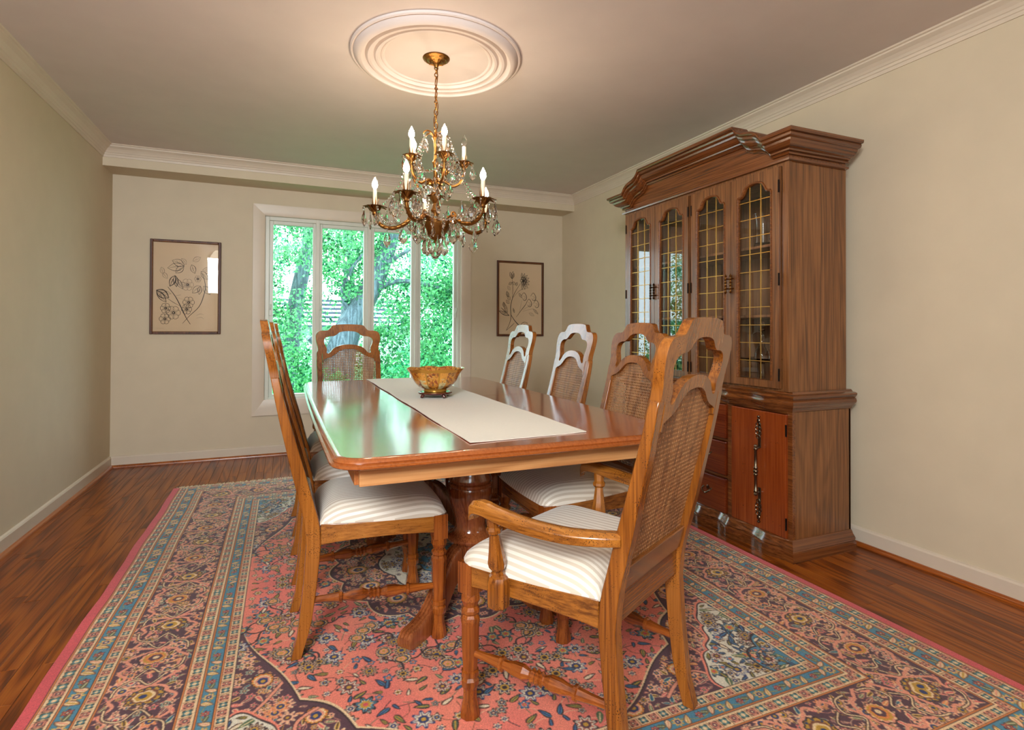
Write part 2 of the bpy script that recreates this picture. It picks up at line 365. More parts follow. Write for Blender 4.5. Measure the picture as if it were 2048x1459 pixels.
# floor planks: single boards where the floor shows, the ones under the rug and behind the camera in one piece
PW = 0.0585
def plank_box(mb, x, y0, y1, g=0.0006):
    zt = 0.0; c = 0.0008; x0, x1 = x+g, x+PW-g; y0 += g; y1 -= g
    mb.add([(x0,y0,-0.018),(x1,y0,-0.018),(x1,y1,-0.018),(x0,y1,-0.018),(x0,y0,zt-c),(x1,y0,zt-c),(x1,y1,zt-c),(x0,y1,zt-c),
            (x0+c,y0+c,zt),(x1-c,y0+c,zt),(x1-c,y1-c,zt),(x0+c,y1-c,zt)],
           [(0,1,5,4),(1,2,6,5),(2,3,7,6),(3,0,4,7),(4,5,9,8),(5,6,10,9),(6,7,11,10),(7,4,8,11),(8,9,10,11)])
hidden = MB(); nshown = 0
x = XL
while x < XR:
    y = YR-random.random()*0.6
    while y < YB:
        L = random.uniform(0.45, 1.5); y1 = min(y+L, YB)
        if YB-y1 < 0.25: y1 = YB
        ya = max(y, YR)
        cxm = x+PW/2
        vis = (cxm < -0.62 and y1 > 1.75) or (cxm > 2.06 and y1 > 0.9 and cxm < 2.75) or (y1 > 4.3)
        if y1 > ya+0.02:
            if vis and nshown < 300:
                mb = MB(); plank_box(mb, -PW/2, -(y1-ya)/2, (y1-ya)/2)
                o = mb.build('plank', M['floor'], floor, loc=(cxm, (ya+y1)/2, 0)); nshown += 1
            else: plank_box(hidden, x, ya, y1)
        y = y1
    x += PW
o = hidden.build('plank_area', M['floor'], floor); o['kind'] = 'stuff'

# ------------------------------------------------------------------ window
win = struct(empty('window_1', (0, YB, 0)))
def wcas(x0, z0, x1, z1, x2, z2, x3, z3):
    """mitred casing board between outer pts 0,1 and inner pts 3,2 (x,z)"""
    o = [(x0, z0), (x1, z1), (x2, z2), (x3, z3)]
    mid = lambda a, b, t: (a[0]+(b[0]-a[0])*t, a[1]+(b[1]-a[1])*t)
    rings = []
    for a, c in ((o[0], o[3]), (o[1], o[2])):
        rings.append([(a[0], 0.0, a[1]), (a[0], -0.020, a[1]), (mid(a, c, .5)[0], -0.018, mid(a, c, .5)[1]), (mid(a, c, .88)[0], -0.012, mid(a, c, .88)[1]),
                      (c[0], -0.008, c[1]), (c[0], 0.024, c[1])])
    MB().loft(rings).build('casing_board', M['trim'], win, smooth=20)
ox0, oz0, ox1, oz1 = -0.245, 0.345, 1.70, 2.15
ix0, ix1, iz0, iz1 = WX0+.003, WX1-.003, WZ0+.003, WZ1-.003
wcas(ox0, oz0, ox0, oz1, ix0, iz1, ix0, iz0); wcas(ox0, oz1, ox1, oz1, ix1, iz1, ix0, iz1)
wcas(ox1, oz1, ox1, oz0, ix1, iz0, ix1, iz1); wcas(ox1, oz0, ox0, oz0, ix0, iz0, ix1, iz0)
# vinyl frame
b = MB(); yf0, yf1 = 0.025, 0.13
b.box((WX0+.001, yf0, WZ0+.001), (WX0+0.036, yf1, WZ1-.001)).box((WX1-0.030, yf0, WZ0+.001), (WX1-.001, yf1, WZ1-.001)).box((WX0+.036, yf0, WZ1-0.034), (WX1-.030, yf1, WZ1-.001)).box((WX0+.036, yf0, WZ0+.001), (WX1-.030, yf1, WZ0+0.022))
panes = [(-0.088, 0.236), (0.318, 0.680), (0.775, 1.123), (1.215, 1.545)]
for i in range(3):
    xm = (panes[i][1]+panes[i+1][0])/2; b.box((xm-0.016, yf0-0.004, WZ0), (xm+0.016, yf1, WZ1))
b.build('window_frame', M['vinyl'], win, bevel=0.002)
zg0, zg1 = 0.515, 1.995
for i, (a, c) in enumerate(panes):
    s = MB(); w = 0.036; y0, y1 = 0.05, 0.10
    s.box((a-w, y0, zg0-w), (a, y1, zg1+w)).box((c, y0, zg0-w), (c+w, y1, zg1+w)).box((a, y0, zg1), (c, y1, zg1+w)).box((a, y0, zg0-w), (c, y1, zg0))
    so = s.build('sash', M['vinyl'], win, bevel=0.004)
    MB().box((a-0.002, 0.073, zg0-0.002), (c+0.002, 0.077, zg1+0.002)).build('pane', M['winglass'], so)
    xl = {0: a-0.02, 1: a-0.02, 2: a-0.02, 3: c+0.02}[i]
    if i in (0, 1, 3):
        k = MB(); k.box((xl-0.010, 0.038, 1.20), (xl+0.010, 0.05, 1.30)); k.tube([(xl, 0.038, 1.25), (xl, 0.022, 1.262), (xl+0.004, 0.018, 1.30)], 0.005, 6)
        k.build('latch', M['vinyl'], so, bevel=0.002)

# ------------------------------------------------------------------ ceiling medallion
CX, CY = 0.698, 2.653
prof = [(0.418, H+0.002), (0.418, H-0.010), (0.412, H-0.014), (0.404, H-0.011), (0.402, H-0.015), (0.392, H-0.028), (0.378, H-0.036), (0.366, H-0.036), (0.358, H-0.030), (0.353, H-0.020),
        (0.349, H-0.017), (0.345, H-0.022), (0.336, H-0.029), (0.322, H-0.029), (0.314, H-0.020), (0.309, H-0.014), (0.305, H-0.017), (0.299, H-0.024), (0.287, H-0.025), (0.280, H-0.017), (0.275, H-0.011), (0.271, H-0.014), (0.264, H-0.014), (0.256, H-0.008), (0.12, H-0.007), (0.0, H-0.007)]
o = MB().lathe(prof, 96, (CX, CY, 0)).build('ceiling_medallion', M['ceiling'], smooth=32)
tag(o, 'round cream plaster ceiling medallion with concentric raised rings above the chandelier', 'medallion')
# ------------------------------------------------------------------ chairs
ZB = [0.0, .074, .126, .236, .365, .44, .50, .61, .69, .77, .85, .92, 1.0, 1.055, 1.115]
XBK = [-.276, -.256, -.250, -.238, -.230, -.236, -.250, -.277, -.295, -.313, -.329, -.342, -.357, -.368, -.379]
XFR = [-.243, -.222, -.210, -.196, -.184, -.190, -.207, -.236, -.259, -.281, -.302, -.317, -.333, -.345, -.357]
bk = lambda z: float(np.interp(z, ZB, XBK)); fr = lambda z: float(np.interp(z, ZB, XFR))
def oct_turn(mb, prof, p0, p1, n=8):
    """turned octagonal spindle between two points; prof = [(t, r)]"""
    P0 = Vector(p0); P1 = Vector(p1); L = (P1-P0)
    q = L.normalized().to_track_quat('Z', 'Y'); rings = []
    for t, r in prof:
        c = P0+L*t; rings.append([c+q @ Vector((cos(2*pi*(k+.5)/n)*r, sin(2*pi*(k+.5)/n)*r, 0)) for k in range(n)])
    mb.loft(rings)
SY0 = 1.0
def make_chair(arm=False):
    root = empty('arm_chair' if arm else 'dining_chair')
    sy = 1.16 if arm else 1.0
    # rear legs running up into the back posts
    hw = lambda z: float(np.interp(z, [0, .44, .90, .921], [.181, .184, .191, .186]))*sy
    for s in (-1, 1):
        rings = []
        for z in [0, .03, .074, .126, .18, .236, .30, .365, .42, .46, .50, .56, .61, .69, .77, .85, .905, .921]:
            yo = hw(z)*s; yi = (hw(z)-.036)*s; th = 0.0 if z > .02 else .004
            rings.append([(bk(z), yo, z), (fr(z), yo, z), (fr(z), yi, z), (bk(z), yi, z)])
        MB().loft(rings).build('rear_leg', M['chair_z'], root, smooth=30, bevel=0.003)
    # crest with the open hand-hold and the arched rail over the cane
    half = [(.150,.845),(.157,.845),(.157,.905),(.160,.916),(.182,.920),(.182,.945),(.187,.97),(.192,.995),(.194,1.020),(.190,1.042),(.178,1.058),(.160,1.065),(.135,1.066),(.118,1.070),(.107,1.084),(.096,1.100),(.082,1.106),(.045,1.110)]
    top = crom([(a, c) for a, c in half[4:]]+[(0, 1.111)], 3)
    right = half[:4]+top
    outer = right+[(-a, c) for a, c in reversed(right[:-1])]
    low = crom([(0, .934), (.035,.930),(.062,.918),(.085,.896),(.108,.880),(.135,.870),(.150,.862)], 3)
    outer = outer+[(-a, c) for a, c in reversed(low)][0:-1][0:]+[(0, .934)]+low[1:]
    hh = crom([(0,1.062),(.03,1.060),(.055,1.052),(.072,1.036),(.090,1.026),(.115,1.024),(.137,1.014),(.146,.995),(.143,.972),(.134,.95),(.130,.93),(.133,.912),(.124,.905),(.110,.914),(.094,.936),(.070,.953),(.035,.964),(0,.967)], 3)
    hole = hh+[(-a, c) for a, c in reversed(hh[1:-1])]
    outer = [(a*sy, c) for a, c in outer]; hole = [(a*sy, c) for a, c in hole]
    mp = lambda a, c, sd: ((bk(c)-.0005) if sd == 0 else (fr(c)+.0015), a, c)
    plate('crest_rail', outer, [hole], 0, 0, M['chair_z'], root, smooth=40, bevel=0.005, mapper=mp)
    # lower back rail
    zl0, zl1 = .452, .515
    rings = []
    for s in (-1, 1):
        rings.append([(bk(z)+dx, s*(hw(.5)-.034), z) for z, dx in ((zl0, .006), (zl1, .006))]+[(fr(z)-dx, s*(hw(.5)-.034), z) for z, dx in ((zl1, .006), (zl1-.012, .0), (zl0, .0))])
    MB().loft(rings).build('lower_back_rail', M['chair_y'], root, bevel=0.003)
    # cane panel: woven sheet with real openings
    wi = lambda z: hw(z)-.036
    archz = lambda y: float(np.interp(abs(y)/sy, [p[0] for p in low], [p[1] for p in low]))
    p = 0.0117; ny = int(wi(.7)*2/p)+1; y0 = -ny*p/2
    mb = MB(); idx = {}
    def vid(y, z, key):
        if key in idx: return idx[key]
        idx[key] = len(mb.v); mb.v.append(((bk(z)+fr(z))/2, y, z)); return idx[key]
    nz = int((.94-zl1)/p)+1
    for i in range(ny):
        for j in range(nz):
            ya, za = y0+i*p, zl1-0.002+j*p; yc, zc = ya+p/2, za+p/2
            if abs(yc) > wi(zc)-.001 or zc > archz(yc)+.004: continue
            cs = [vid(ya, za, (i, j)), vid(ya+p, za, (i+1, j)), vid(ya+p, za+p, (i+1, j+1)), vid(ya, za+p, (i, j+1))]
            h = []
            for k in range(8):
                a = pi/8+k*pi/4+pi; h.append(vid(yc+p*.31*cos(a), zc+p*.31*sin(a), (i, j, k)))
            # corners: 0(-,-) 1(+,-) 2(+,+) 3(-,+); hole verts from angle pi+22.5deg
            for q, (c0, h0) in enumerate(((cs[0], 0), (cs[1], 2), (cs[2], 4), (cs[3], 6))):
                mb.f.append((c0, h[(h0+1) % 8], h[h0])); mb.mi.append(0)
                mb.f.append((c0, cs[(q+1) % 4], h[(h0+2) % 8], h[(h0+1) % 8])); mb.mi.append(0)
    co = mb.build('cane_panel', M['cane'], root); co['kind'] = 'stuff'
    sd = co.modifiers.new('thick', 'SOLIDIFY'); sd.thickness = 0.0022; sd.offset = 0
    # seat rails
    syf = 1.10 if arm else 1.0
    yf = .238*syf; yr = hw(.42)
    xf, xr = .232, -.186
    for s in (-1, 1):
        rings = []
        for t in np.linspace(0, 1, 9):
            x = xr+(xf-.03-xr)*t; yo = (yr+(yf-yr)*t+.008*sin(pi*t))*s-.002*s; zt = .432-.004*t; zb = .362+.012*sin(pi*t)**.7+.006*t
            rings.append([(x, yo, zb), (x, yo, zt), (x, yo-.022*s, zt), (x, yo-.022*s, zb)])
        MB().loft(rings).build('side_rail', M['chair_x'], root, smooth=30, bevel=0.003)
    rings = []
    for t in np.linspace(-1, 1, 13):
        x = xf-.004+.010*(1-t*t); y = (yf-.02)*t; zb = .360+.014*(1-t*t)
        rings.append([(x, y, zb), (x, y, .430), (x-.022, y, .430), (x-.022, y, zb)])
    MB().loft(rings).build('front_rail', M['chair_y'], root, smooth=30, bevel=0.003)
    MB().box((-.222, -(yr-.03), .372), (-.198, yr-.03, .455)).build('rear_rail', M['chair_y'], root, bevel=0.003)
    # front legs: square block, octagonal turning
    for s in (-1, 1):
        cx_, cy_ = xf-.024, s*(yf-.026)
        b = MB(); b.box((cx_-.025, cy_-.025, .345), (cx_+.025, cy_+.025, .430))
        pr = [(.350,.019),(.342,.024),(.325,.0255),(.315,.021),(.306,.018),(.298,.0245),(.290,.0245),(.284,.020),(.277,.0245),(.268,.026),(.258,.024),(.20,.0215),(.135,.0175),(.129,.0165),(.126,.0215),(.114,.0215),(.110,.017),(.103,.022),(.090,.0215),(.078,.0165),(.055,.0165),(.030,.021),(.010,.0245),(0,.0235)]
        b.lathe([(r_*1.10+(.002 if z_ < .25 else 0), z_) for z_, r_ in reversed(pr)], 8, (cx_, cy_, 0), pi/8)
        b.build('front_leg', M['chair_turn'], root, smooth=22)
        # side stretcher
        st = MB(); pp = [(0,.0105),(.10,.0115),(.18,.0145),(.215,.0165),(.222,.0205),(.240,.0205),(.247,.013),(.27,.013),(.33,.019),(.40,.020),(.445,.0125),(.455,.013),(.465,.020),(.485,.0145),(.50,.0205),(.515,.0145),(.535,.020),(.545,.013),(.555,.0125),(.60,.020),(.67,.019),(.73,.013),(.753,.013),(.76,.0205),(.778,.0205),(.785,.0165),(.82,.0145),(.90,.0115),(1,.0105)]
        oct_turn(st, pp, (fr(.18)-.01, s*(hw(.18)-.018), .180), (cx_-.015, s*(yf-.026), .178))
        st.build('stretcher', M['chair_turn_x'], root, smooth=20)
    # cushion
    n1, n2 = 40, 32; rings = []
    mb = MB(); vs = []
    def cush(u, v):      # u -1..1 across, v 0..1 rear to front
        x = xr-.002+(xf+.004-xr)*v; ww = (yr-.004)+((yf+.004)-(yr-.004))*v; ww += .008*sin(pi*v)
        cr = max(0, (v-.86)/.14); ww -= .030*cr**2.4
        x += .010*(1-u*u)*v
        return x, ww*u
    for i in range(n2+1):
        v = i/n2
        for k in range(n1+1):
            u = -1+2*k/n1; x, y = cush(u, v)
            e = min(1, (1-abs(u))/.34)*1.0; g = min(1, v/.22, (1-v)/.30)
            hgt = .020+.044*(1-(1-e)**2.6)*(1-(1-g)**2.6)
            if k in (0, n1) or i in (0, n2): hgt = .004
            vs.append((x, y, .432+hgt-.004*v))
    fs = [(i*(n1+1)+k, i*(n1+1)+k+1, (i+1)*(n1+1)+k+1, (i+1)*(n1+1)+k) for i in range(n2) for k in range(n1)]
    mb.add(vs, fs); base_i = len(vs)
    mb.add([(p_[0], p_[1], .4285) for p_ in vs], [tuple(reversed(f)) for f in fs])
    ring = [k for k in range(n1+1)]+[i*(n1+1)+n1 for i in range(1, n2+1)]+[n2*(n1+1)+k for k in range(n1-1, -1, -1)]+[i*(n1+1) for i in range(n2-1, 0, -1)]
    for a in range(len(ring)):
        q0, q1 = ring[a], ring[(a+1) % len(ring)]; mb.f.append((q0, q1, q1+base_i, q0+base_i)); mb.mi.append(0)
    cu = mb.build('seat_cushion', M['cushion'], root, smooth=60)
    uvs = np.zeros((len(mb.v), 2), np.float32)
    for i in range(n2+1):
        row = np.array(vs[i*(n1+1):(i+1)*(n1+1)]); d_ = np.concatenate([[0], np.cumsum(np.linalg.norm(np.diff(row[:, 1:], axis=0), axis=1))]); d_ -= d_[n1//2]
        uvs[i*(n1+1):(i+1)*(n1+1), 0] = d_; uvs[base_i+i*(n1+1):base_i+(i+1)*(n1+1), 0] = d_; uvs[i*(n1+1):(i+1)*(n1+1), 1] = row[:, 0]
    ul = cu.data.uv_layers.new(name='UVMap'); lid = np.empty(len(cu.data.loops), np.int32); cu.data.loops.foreach_get('vertex_index', lid); ul.data.foreach_set('uv', uvs[lid].ravel())
    if arm:
        for s in (-1, 1):
            ya = hw(.61)
            path = crom([(-.238, ya-.012, .590), (-.19, ya+.020, .590), (-.12, ya+.046, .589), (-.03, ya+.060, .592), (.06, ya+.066, .602), (.115, ya+.066, .610), (.150, ya+.064, .605), (.160, ya+.063, .594)], 4)
            rings = []
            for i, (x, y, z) in enumerate(path):
                t = i/(len(path)-1); w = .020+.005*sin(pi*min(1, t*1.1)); hh_ = .015+.002*t
                w *= 1 if t < .90 else 1-.55*((t-.90)/.10)**2
                hh_ *= 1 if t < .94 else 1-.45*((t-.94)/.06)
                d = Vector(path[min(i+1, len(path)-1)])-Vector(path[max(0, i-1)]); d.z = 0; d.normalize(); sdv = Vector((-d.y, d.x, 0))
                c = Vector((x, y, z)); dn = -.014*max(0, min(1, (t-.84)/.10))*(1 if t < .97 else .5)
                rings.append([c+sdv*(-w)+Vector((0,0,-hh_+dn)), c+sdv*w+Vector((0,0,-hh_+dn)), c+sdv*w+Vector((0,0,hh_*.35)), c+sdv*(w*.78)+Vector((0,0,hh_*.6)), c+sdv*(w*.4)+Vector((0,0,hh_)), c+sdv*(-w*.4)+Vector((0,0,hh_)), c+sdv*(-w*.78)+Vector((0,0,hh_*.6)), c+sdv*(-w)+Vector((0,0,hh_*.35))])
            rings = [[(p_.x, p_.y*s, p_.z) for p_ in r] for r in rings]
            MB().loft(rings).build('arm', M['chair_x'], root, smooth=35, bevel=0.002)
            yb = s*(yr+(yf-yr)*.62+.020); yt = s*(ya+.062); b = MB()
            b.lathe([(.022,.350),(.029,.356),(.031,.364),(.031,.418),(.026,.432),(.016,.440)], 8, (.083, yb, 0), pi/8)
            oct_turn(b, [(0,.014),(.03,.019),(.06,.019),(.08,.015),(.14,.023),(.22,.025),(.40,.020),(.62,.0155),(.70,.014),(.74,.021),(.79,.022),(.84,.017),(.93,.018),(1,.019)], (.083, yb, .434), (.090, yt, .590))
            b.build('arm_support', M['chair_z'], root, smooth=20)
    return root

ZR = 0.010   # top of the rug
def put(o, x, y, deg): o.location = (x, y, ZR); o.rotation_euler.z = radians(deg); return o
side = make_chair(False)
side_spots = [  # x, y, heading, label
    (0.304, 2.098, 0, 'nearest cane-backed oak side chair along the left side of the table'),
    (0.312, 2.66, 0, 'middle cane-backed oak side chair of the three along the left side of the table'),
    (0.322, 3.24, 0, 'farthest of the three cane-backed side chairs left of the table, nearest the window'),
    (1.115, 2.035, 180, 'cane-backed side chair right of the table, between the foreground armchair and china cabinet'),
    (1.115, 2.60, 180, 'middle cane-backed side chair on the right side of the table, against the bare wall'),
    (1.115, 3.33, 180, 'far right side chair with cane back, standing below the right framed botanical print')]
for i, (x, y, a, lb) in enumerate(side_spots):
    c = side if i == 0 else copy_tree(side)
    put(c, x, y, a); tag(c, lb, 'chair', 'oak side chairs with cane backs and striped seats')
ac = make_chair(True)
put(ac, 0.796, 1.396, 118.7); tag(ac, 'large foreground oak armchair turned at the table corner, with pale striped seat', 'armchair', 'oak armchairs at the ends of the table')
ac2 = copy_tree(ac); put(ac2, 0.455, 3.74, -86); tag(ac2, 'cane-backed chair at the far end of the table in front of the window', 'armchair', 'oak armchairs at the ends of the table')

# ------------------------------------------------------------------ dining table
TX0, TX1, TY0, TY1, TZ = 0.105, 1.295, 1.445, 3.745, 0.75
table = empty('dining_table', ((TX0+TX1)/2, (TY0+TY1)/2, ZR))
tag(table, 'long polished cherry dining table with rounded corners on two turned pedestals', 'table')
hx, hy = (TX1-TX0)/2, (TY1-TY0)/2
tz = TZ-ZR
def outline(inset, r=0.085, bow=0.012):
    pts = []; a, c = hx-inset, hy-inset; r = max(0.01, r-inset)
    for (sx, sy_, a0) in ((1, -1, -90), (1, 1, 0), (-1, 1, 90), (-1, -1, 180)):
        for k in range(9):
            an = radians(a0+90*k/8); pts.append([sx*(a-r)+r*cos(an), sy_*(c-r)+r*sin(an)])
    out = []
    n = len(pts)
    for i in range(n):
        p0, p1 = pts[i], pts[(i+1) % n]; out.append(p0)
        d = math.hypot(p1[0]-p0[0], p1[1]-p0[1])
        if d > .3:
            for k in range(1, 12): out.append([p0[0]+(p1[0]-p0[0])*k/12, p0[1]+(p1[1]-p0[1])*k/12])
    return [(x-math.copysign(bow*(y/c)**2, x) if abs(x) > .3 else x, y-math.copysign(bow*.6*(x/a)**2, y) if abs(y) > .6 else y) for x, y in out]
prof = [(0.014, -.029), (0.005, -.028), (0.0, -.024), (0.0, -.018), (0.005, -.016), (0.009, -.0145), (0.007, -.011), (0.009, -.007), (0.013, -.0035), (0.020, -.001), (0.026, 0.0)]
rings = [[(x, y, tz+z) for x, y in outline(i)] for i, z in prof]
mb = MB(); mb.loft(rings, caps=False)
# underside
mb.loft([[(x, y, tz-.029) for x, y in outline(0.014)], [(x, y, tz-.029) for x, y in outline(0.12)]], caps=False)
mb.build('table_edge_moulding', M['table_edge'], table, smooth=40)
ol = outline(0.026); seam = 2.64-(TY0+TY1)/2
for nm, lo, hi in (('top_board', -9, seam-.0008), ('top_board', seam+.0008, 9)):
    pts = []
    n = len(ol)
    for i in range(n):
        p0, p1 = ol[i], ol[(i+1) % n]
        if lo <= p0[1] <= hi: pts.append(p0)
        for lim in (lo, hi):
            if (p0[1]-lim)*(p1[1]-lim) < 0:
                t = (lim-p0[1])/(p1[1]-p0[1]); pts.append((p0[0]+(p1[0]-p0[0])*t, lim))
    mb = MB(); mb.loft([[(x, y, tz-.026) for x, y in pts], [(x, y, tz) for x, y in pts]])
    mb.build(nm, M['table_top'], table, bevel=0.0008)
# apron boards
ai = 0.085; az0, az1 = tz-.085, tz-.0285; t_ = .022; ax, ay = hx-ai, hy-ai+.010
for s in (-1, 1):
    MB().box((-ax, s*ay-t_/2, az0), (ax, s*ay+t_/2, az1)).build('end_apron', M['table_apron'], table, bevel=0.002)
    MB().box((s*ax-t_/2, -ay+t_/2, az0), (s*ax+t_/2, ay-t_/2, az1)).build('side_apron', M['table_apron_y'], table, bevel=0.002)
for py, legs_ in ((2.105, (219.6, -39.6, 76)), (3.06, (-45, -135, 90))):
    ly = py-(TY0+TY1)/2
    b = MB()
    pr = [(.048,.168),(.062,.17),(.066,.20),(.066,.225),(.080,.232),(.092,.240),(.096,.250),(.090,.260),(.074,.268),(.064,.278),(.060,.300),(.064,.330),(.076,.365),(.086,.405),(.089,.44),(.086,.452),(.089,.456),(.089,.466),(.084,.470),(.088,.476),(.088,.484),(.080,.50),(.076,.54),(.076,.575),(.080,.58),(.080,.59),(.075,.595),(.075,.61),(.080,.615),(.080,.625),(.074,.63),(.074,.66)]
    b.lathe(pr, 40, (0, ly, 0)); b.build('pedestal_column', M['pedestal'], table, smooth=35)
    MB().box((-.24, ly-.09, .655), (.24, ly+.09, .706)).build('pedestal_head', M['pedestal'], table, bevel=0.006)
    for q in legs_:
        an = radians(q); dx, dy = cos(an), sin(an)
        prof2 = crom([(.045,.232),(.10,.232),(.155,.212),(.205,.165),(.250,.112),(.30,.070),(.355,.054),(.400,.050),(.418,.034)], 4)
        low2 = crom([(.045,.110),(.10,.120),(.140,.108),(.175,.075),(.215,.036),(.265,.008),(.325,.0),(.385,.0),(.412,.006)], 4)
        rings = []
        for (ru, zu), (rl, zl) in zip(prof2, low2):
            w = .027
            cs = [(-1, 0), (-.9, .006), (-.62, .006), (-.55, .0), (-.45, .007), (-.12, .007), (-.05, 0), (.05, 0), (.12, .007), (.45, .007), (.55, 0), (.62, .006), (.9, .006), (1, 0)]
            ring = [(rl, -w, zl), (ru, -w, zu-.012)]+[(ru, c_*w*.95, zu+h_) for c_, h_ in cs]+[(ru, w, zu-.012), (rl, w, zl)]
            rings.append([(r_*dx-l_*dy, ly+r_*dy+l_*dx, z_) for r_, l_, z_ in ring])
        MB().loft(rings).build('pedestal_leg', M['pedestal'], table, smooth=25)

# runner
rx0, rx1, ry0, ry1 = 0.512, 0.925, 1.545, TY1-.004
mb = MB(); nx, nyy = 16, 90; top = []; bot = []
for j in range(nyy+1):
    for i in range(nx+1):
        u, v = i/nx, j/nyy; x = rx0+(rx1-rx0)*u+.004*sin(v*23)*(1-2*u)*.5; y = ry0+(ry1-ry0)*v+.045*u*(1-v)*0.6
        e = max(0, 1-u/.04)*.5 if u < .04 else 0
        z = TZ+.0022+.0012*mnoise.noise((x*9, y*5, 0))+.0016*max(0, mnoise.noise((x*3, y*11, 3)))+.0035*e*(1 if .15 < v < .9 else .2)
        top.append((x, y, z+.0012)); bot.append((x, y, max(TZ+.0004, z-.0012)))
g = lambda j, i: j*(nx+1)+i; K_ = len(top)
fs = [(g(j, i), g(j, i+1), g(j+1, i+1), g(j+1, i)) for j in range(nyy) for i in range(nx)]
mb.add(top+bot, fs+[tuple(K_+q for q in reversed(f)) for f in fs])
rim = [g(0, i) for i in range(nx+1)]+[g(j, nx) for j in range(1, nyy+1)]+[g(nyy, i) for i in range(nx-1, -1, -1)]+[g(j, 0) for j in range(nyy-1, 0, -1)]
for a in range(len(rim)): mb.f.append((rim[a], rim[(a+1) % len(rim)], rim[(a+1) % len(rim)]+K_, rim[a]+K_)); mb.mi.append(0)
o = mb.build('table_runner', M['runner'], smooth=60)
tag(o, 'long off-white woven runner lying down the middle of the dining table', 'table runner')

# bowl and its stand
BXc, BYc = 0.692, 2.635
st = empty('bowl_stand', (BXc, BYc, TZ+.0062)); tag(st, 'small dark red rosewood stand with scrolled feet under the painted bowl', 'stand')
MB().lathe([(.066,.012),(.078,.014),(.084,.020),(.082,.025),(.070,.027),(.060,.026),(.0,.026)], 40).build('stand_top', M['standwood'], st, smooth=40)
for k in range(4):
    a = radians(20+90*k); b = MB()
    b.tube([(.070*cos(a), .070*sin(a), .016), (.072*cos(a), .072*sin(a), .010), (.078*cos(a), .078*sin(a), .004), (.084*cos(a), .084*sin(a), .0035)], [.011, .0095, .0075, .0035], 8)
    b.build('stand_foot', M['standwood'], st, smooth=50)
def bowl_mat(name, panel):
    n = N(name); v = n.coord((1, 1, 1))
    vo = n.new('ShaderNodeTexVoronoi'); vo.inputs['Scale'].default_value = 75; n.l(v, vo.inputs['Vector'])
    wv = n.noise(v, 46, 4, 0.6, 1.2)
    if panel:
        tc = n.new('ShaderNodeTexCoord'); sp = n.new('ShaderNodeSeparateXYZ'); n.l(tc.outputs['Object'], sp.inputs[0])
        h = n.math('ADD', n.math('MULTIPLY', sp.outputs['Z'], 9.0), n.math('MULTIPLY', n.noise(n.coord((1, 1, 3)), 26, 4, 0.6), 0.9))
        c = n.ramp(h, [(0.40, srgb(160, 104, 30)), (0.52, srgb(120, 82, 54)), (0.62, srgb(206, 190, 140)), (0.85, srgb(196, 190, 142)), (1.0, srgb(216, 150, 60))])
        ink = n.noise(n.coord((1.4, 1.4, 1)), 60, 3, 0.7, 2.0)
        c = n.mix(n.math('GREATER_THAN', ink, 0.60), c, srgb(70, 44, 24))
    else:
        c = n.ramp(vo.outputs['Color'], [(0.0, srgb(142, 70, 28)), (0.3, srgb(176, 104, 36)), (0.5, srgb(192, 132, 54)), (0.65, srgb(120, 78, 34)), (0.8, srgb(204, 160, 90)), (0.95, srgb(150, 62, 44))], 'CONSTANT')
        c = n.mix(n.math('GREATER_THAN', wv, 0.56), c, srgb(196, 134, 44))
        c = n.mix(n.math('LESS_THAN', wv, 0.38), c, srgb(104, 62, 30))
    return n.bsdf(c, 0.15, coat=0.8)
M['bowl_a'] = bowl_mat('bowl_brocade', False); M['bowl_b'] = bowl_mat('bowl_scene', True)
M['bowl_gilt'] = plain('bowl_gilt', srgb(212, 156, 66), 0.2, 0.6)
prof = [(.052,.0),(.056,.002),(.056,.012),(.060,.016),(.078,.024),(.095,.040),(.107,.060),(.116,.082),(.126,.098),(.139,.110)]
mb = MB(); n = 96; vs = []
lob = lambda a, z: 1+.035*min(1, z/.09)*abs(cos(4*a)) if z > .018 else 1
for r, z in prof: vs += [(r*lob(2*pi*k/n, z)*cos(2*pi*k/n), r*lob(2*pi*k/n, z)*sin(2*pi*k/n), z+(.006*abs(cos(4*2*pi*k/n)) if z > .1 else 0)) for k in range(n)]
for i in range(len(prof)-1):
    for k in range(n):
        k2 = (k+1) % n; ang = (k*360/n+22.5) % 90; pan = 14 < ang < 76
        mi = 2 if i in (0, 1, 2) or i == len(prof)-2 or abs(ang-14) < 2 or abs(ang-76) < 2 else (1 if pan and (210 < k*360/n < 285 or 30 < k*360/n < 105) else 0)
        mb.f.append((i*n+k, i*n+k2, (i+1)*n+k2, (i+1)*n+k)); mb.mi.append(mi)
mb.v = vs; inner = [(.137,.1095),(.124,.098),(.113,.082),(.103,.060),(.090,.042),(.072,.028),(.04,.020),(.0,.018)]
o0 = len(mb.v)
for r, z in inner: mb.v += [(r*lob(2*pi*k/n, z)*cos(2*pi*k/n), r*lob(2*pi*k/n, z)*sin(2*pi*k/n), z+(.006*abs(cos(4*2*pi*k/n)) if z > .1 else 0)) for k in range(n)]
for k in range(n): k2 = (k+1) % n; mb.f.append((o0-n+k, o0-n+k2, o0+k2, o0+k)); mb.mi.append(2)
for i in range(len(inner)-1):
    for k in range(n): k2 = (k+1) % n; mb.f.append((o0+i*n+k, o0+i*n+k2, o0+(i+1)*n+k2, o0+(i+1)*n+k)); mb.mi.append(0)
mb.f.append(tuple(range(n-1, -1, -1))); mb.mi.append(2)
bowl = mb.build('porcelain_bowl', [M['bowl_a'], M['bowl_b'], M['bowl_gilt']], smooth=50, loc=(BXc, BYc, TZ+.0327))
tag(bowl, 'scalloped gold and orange painted porcelain bowl standing on the table runner', 'bowl')

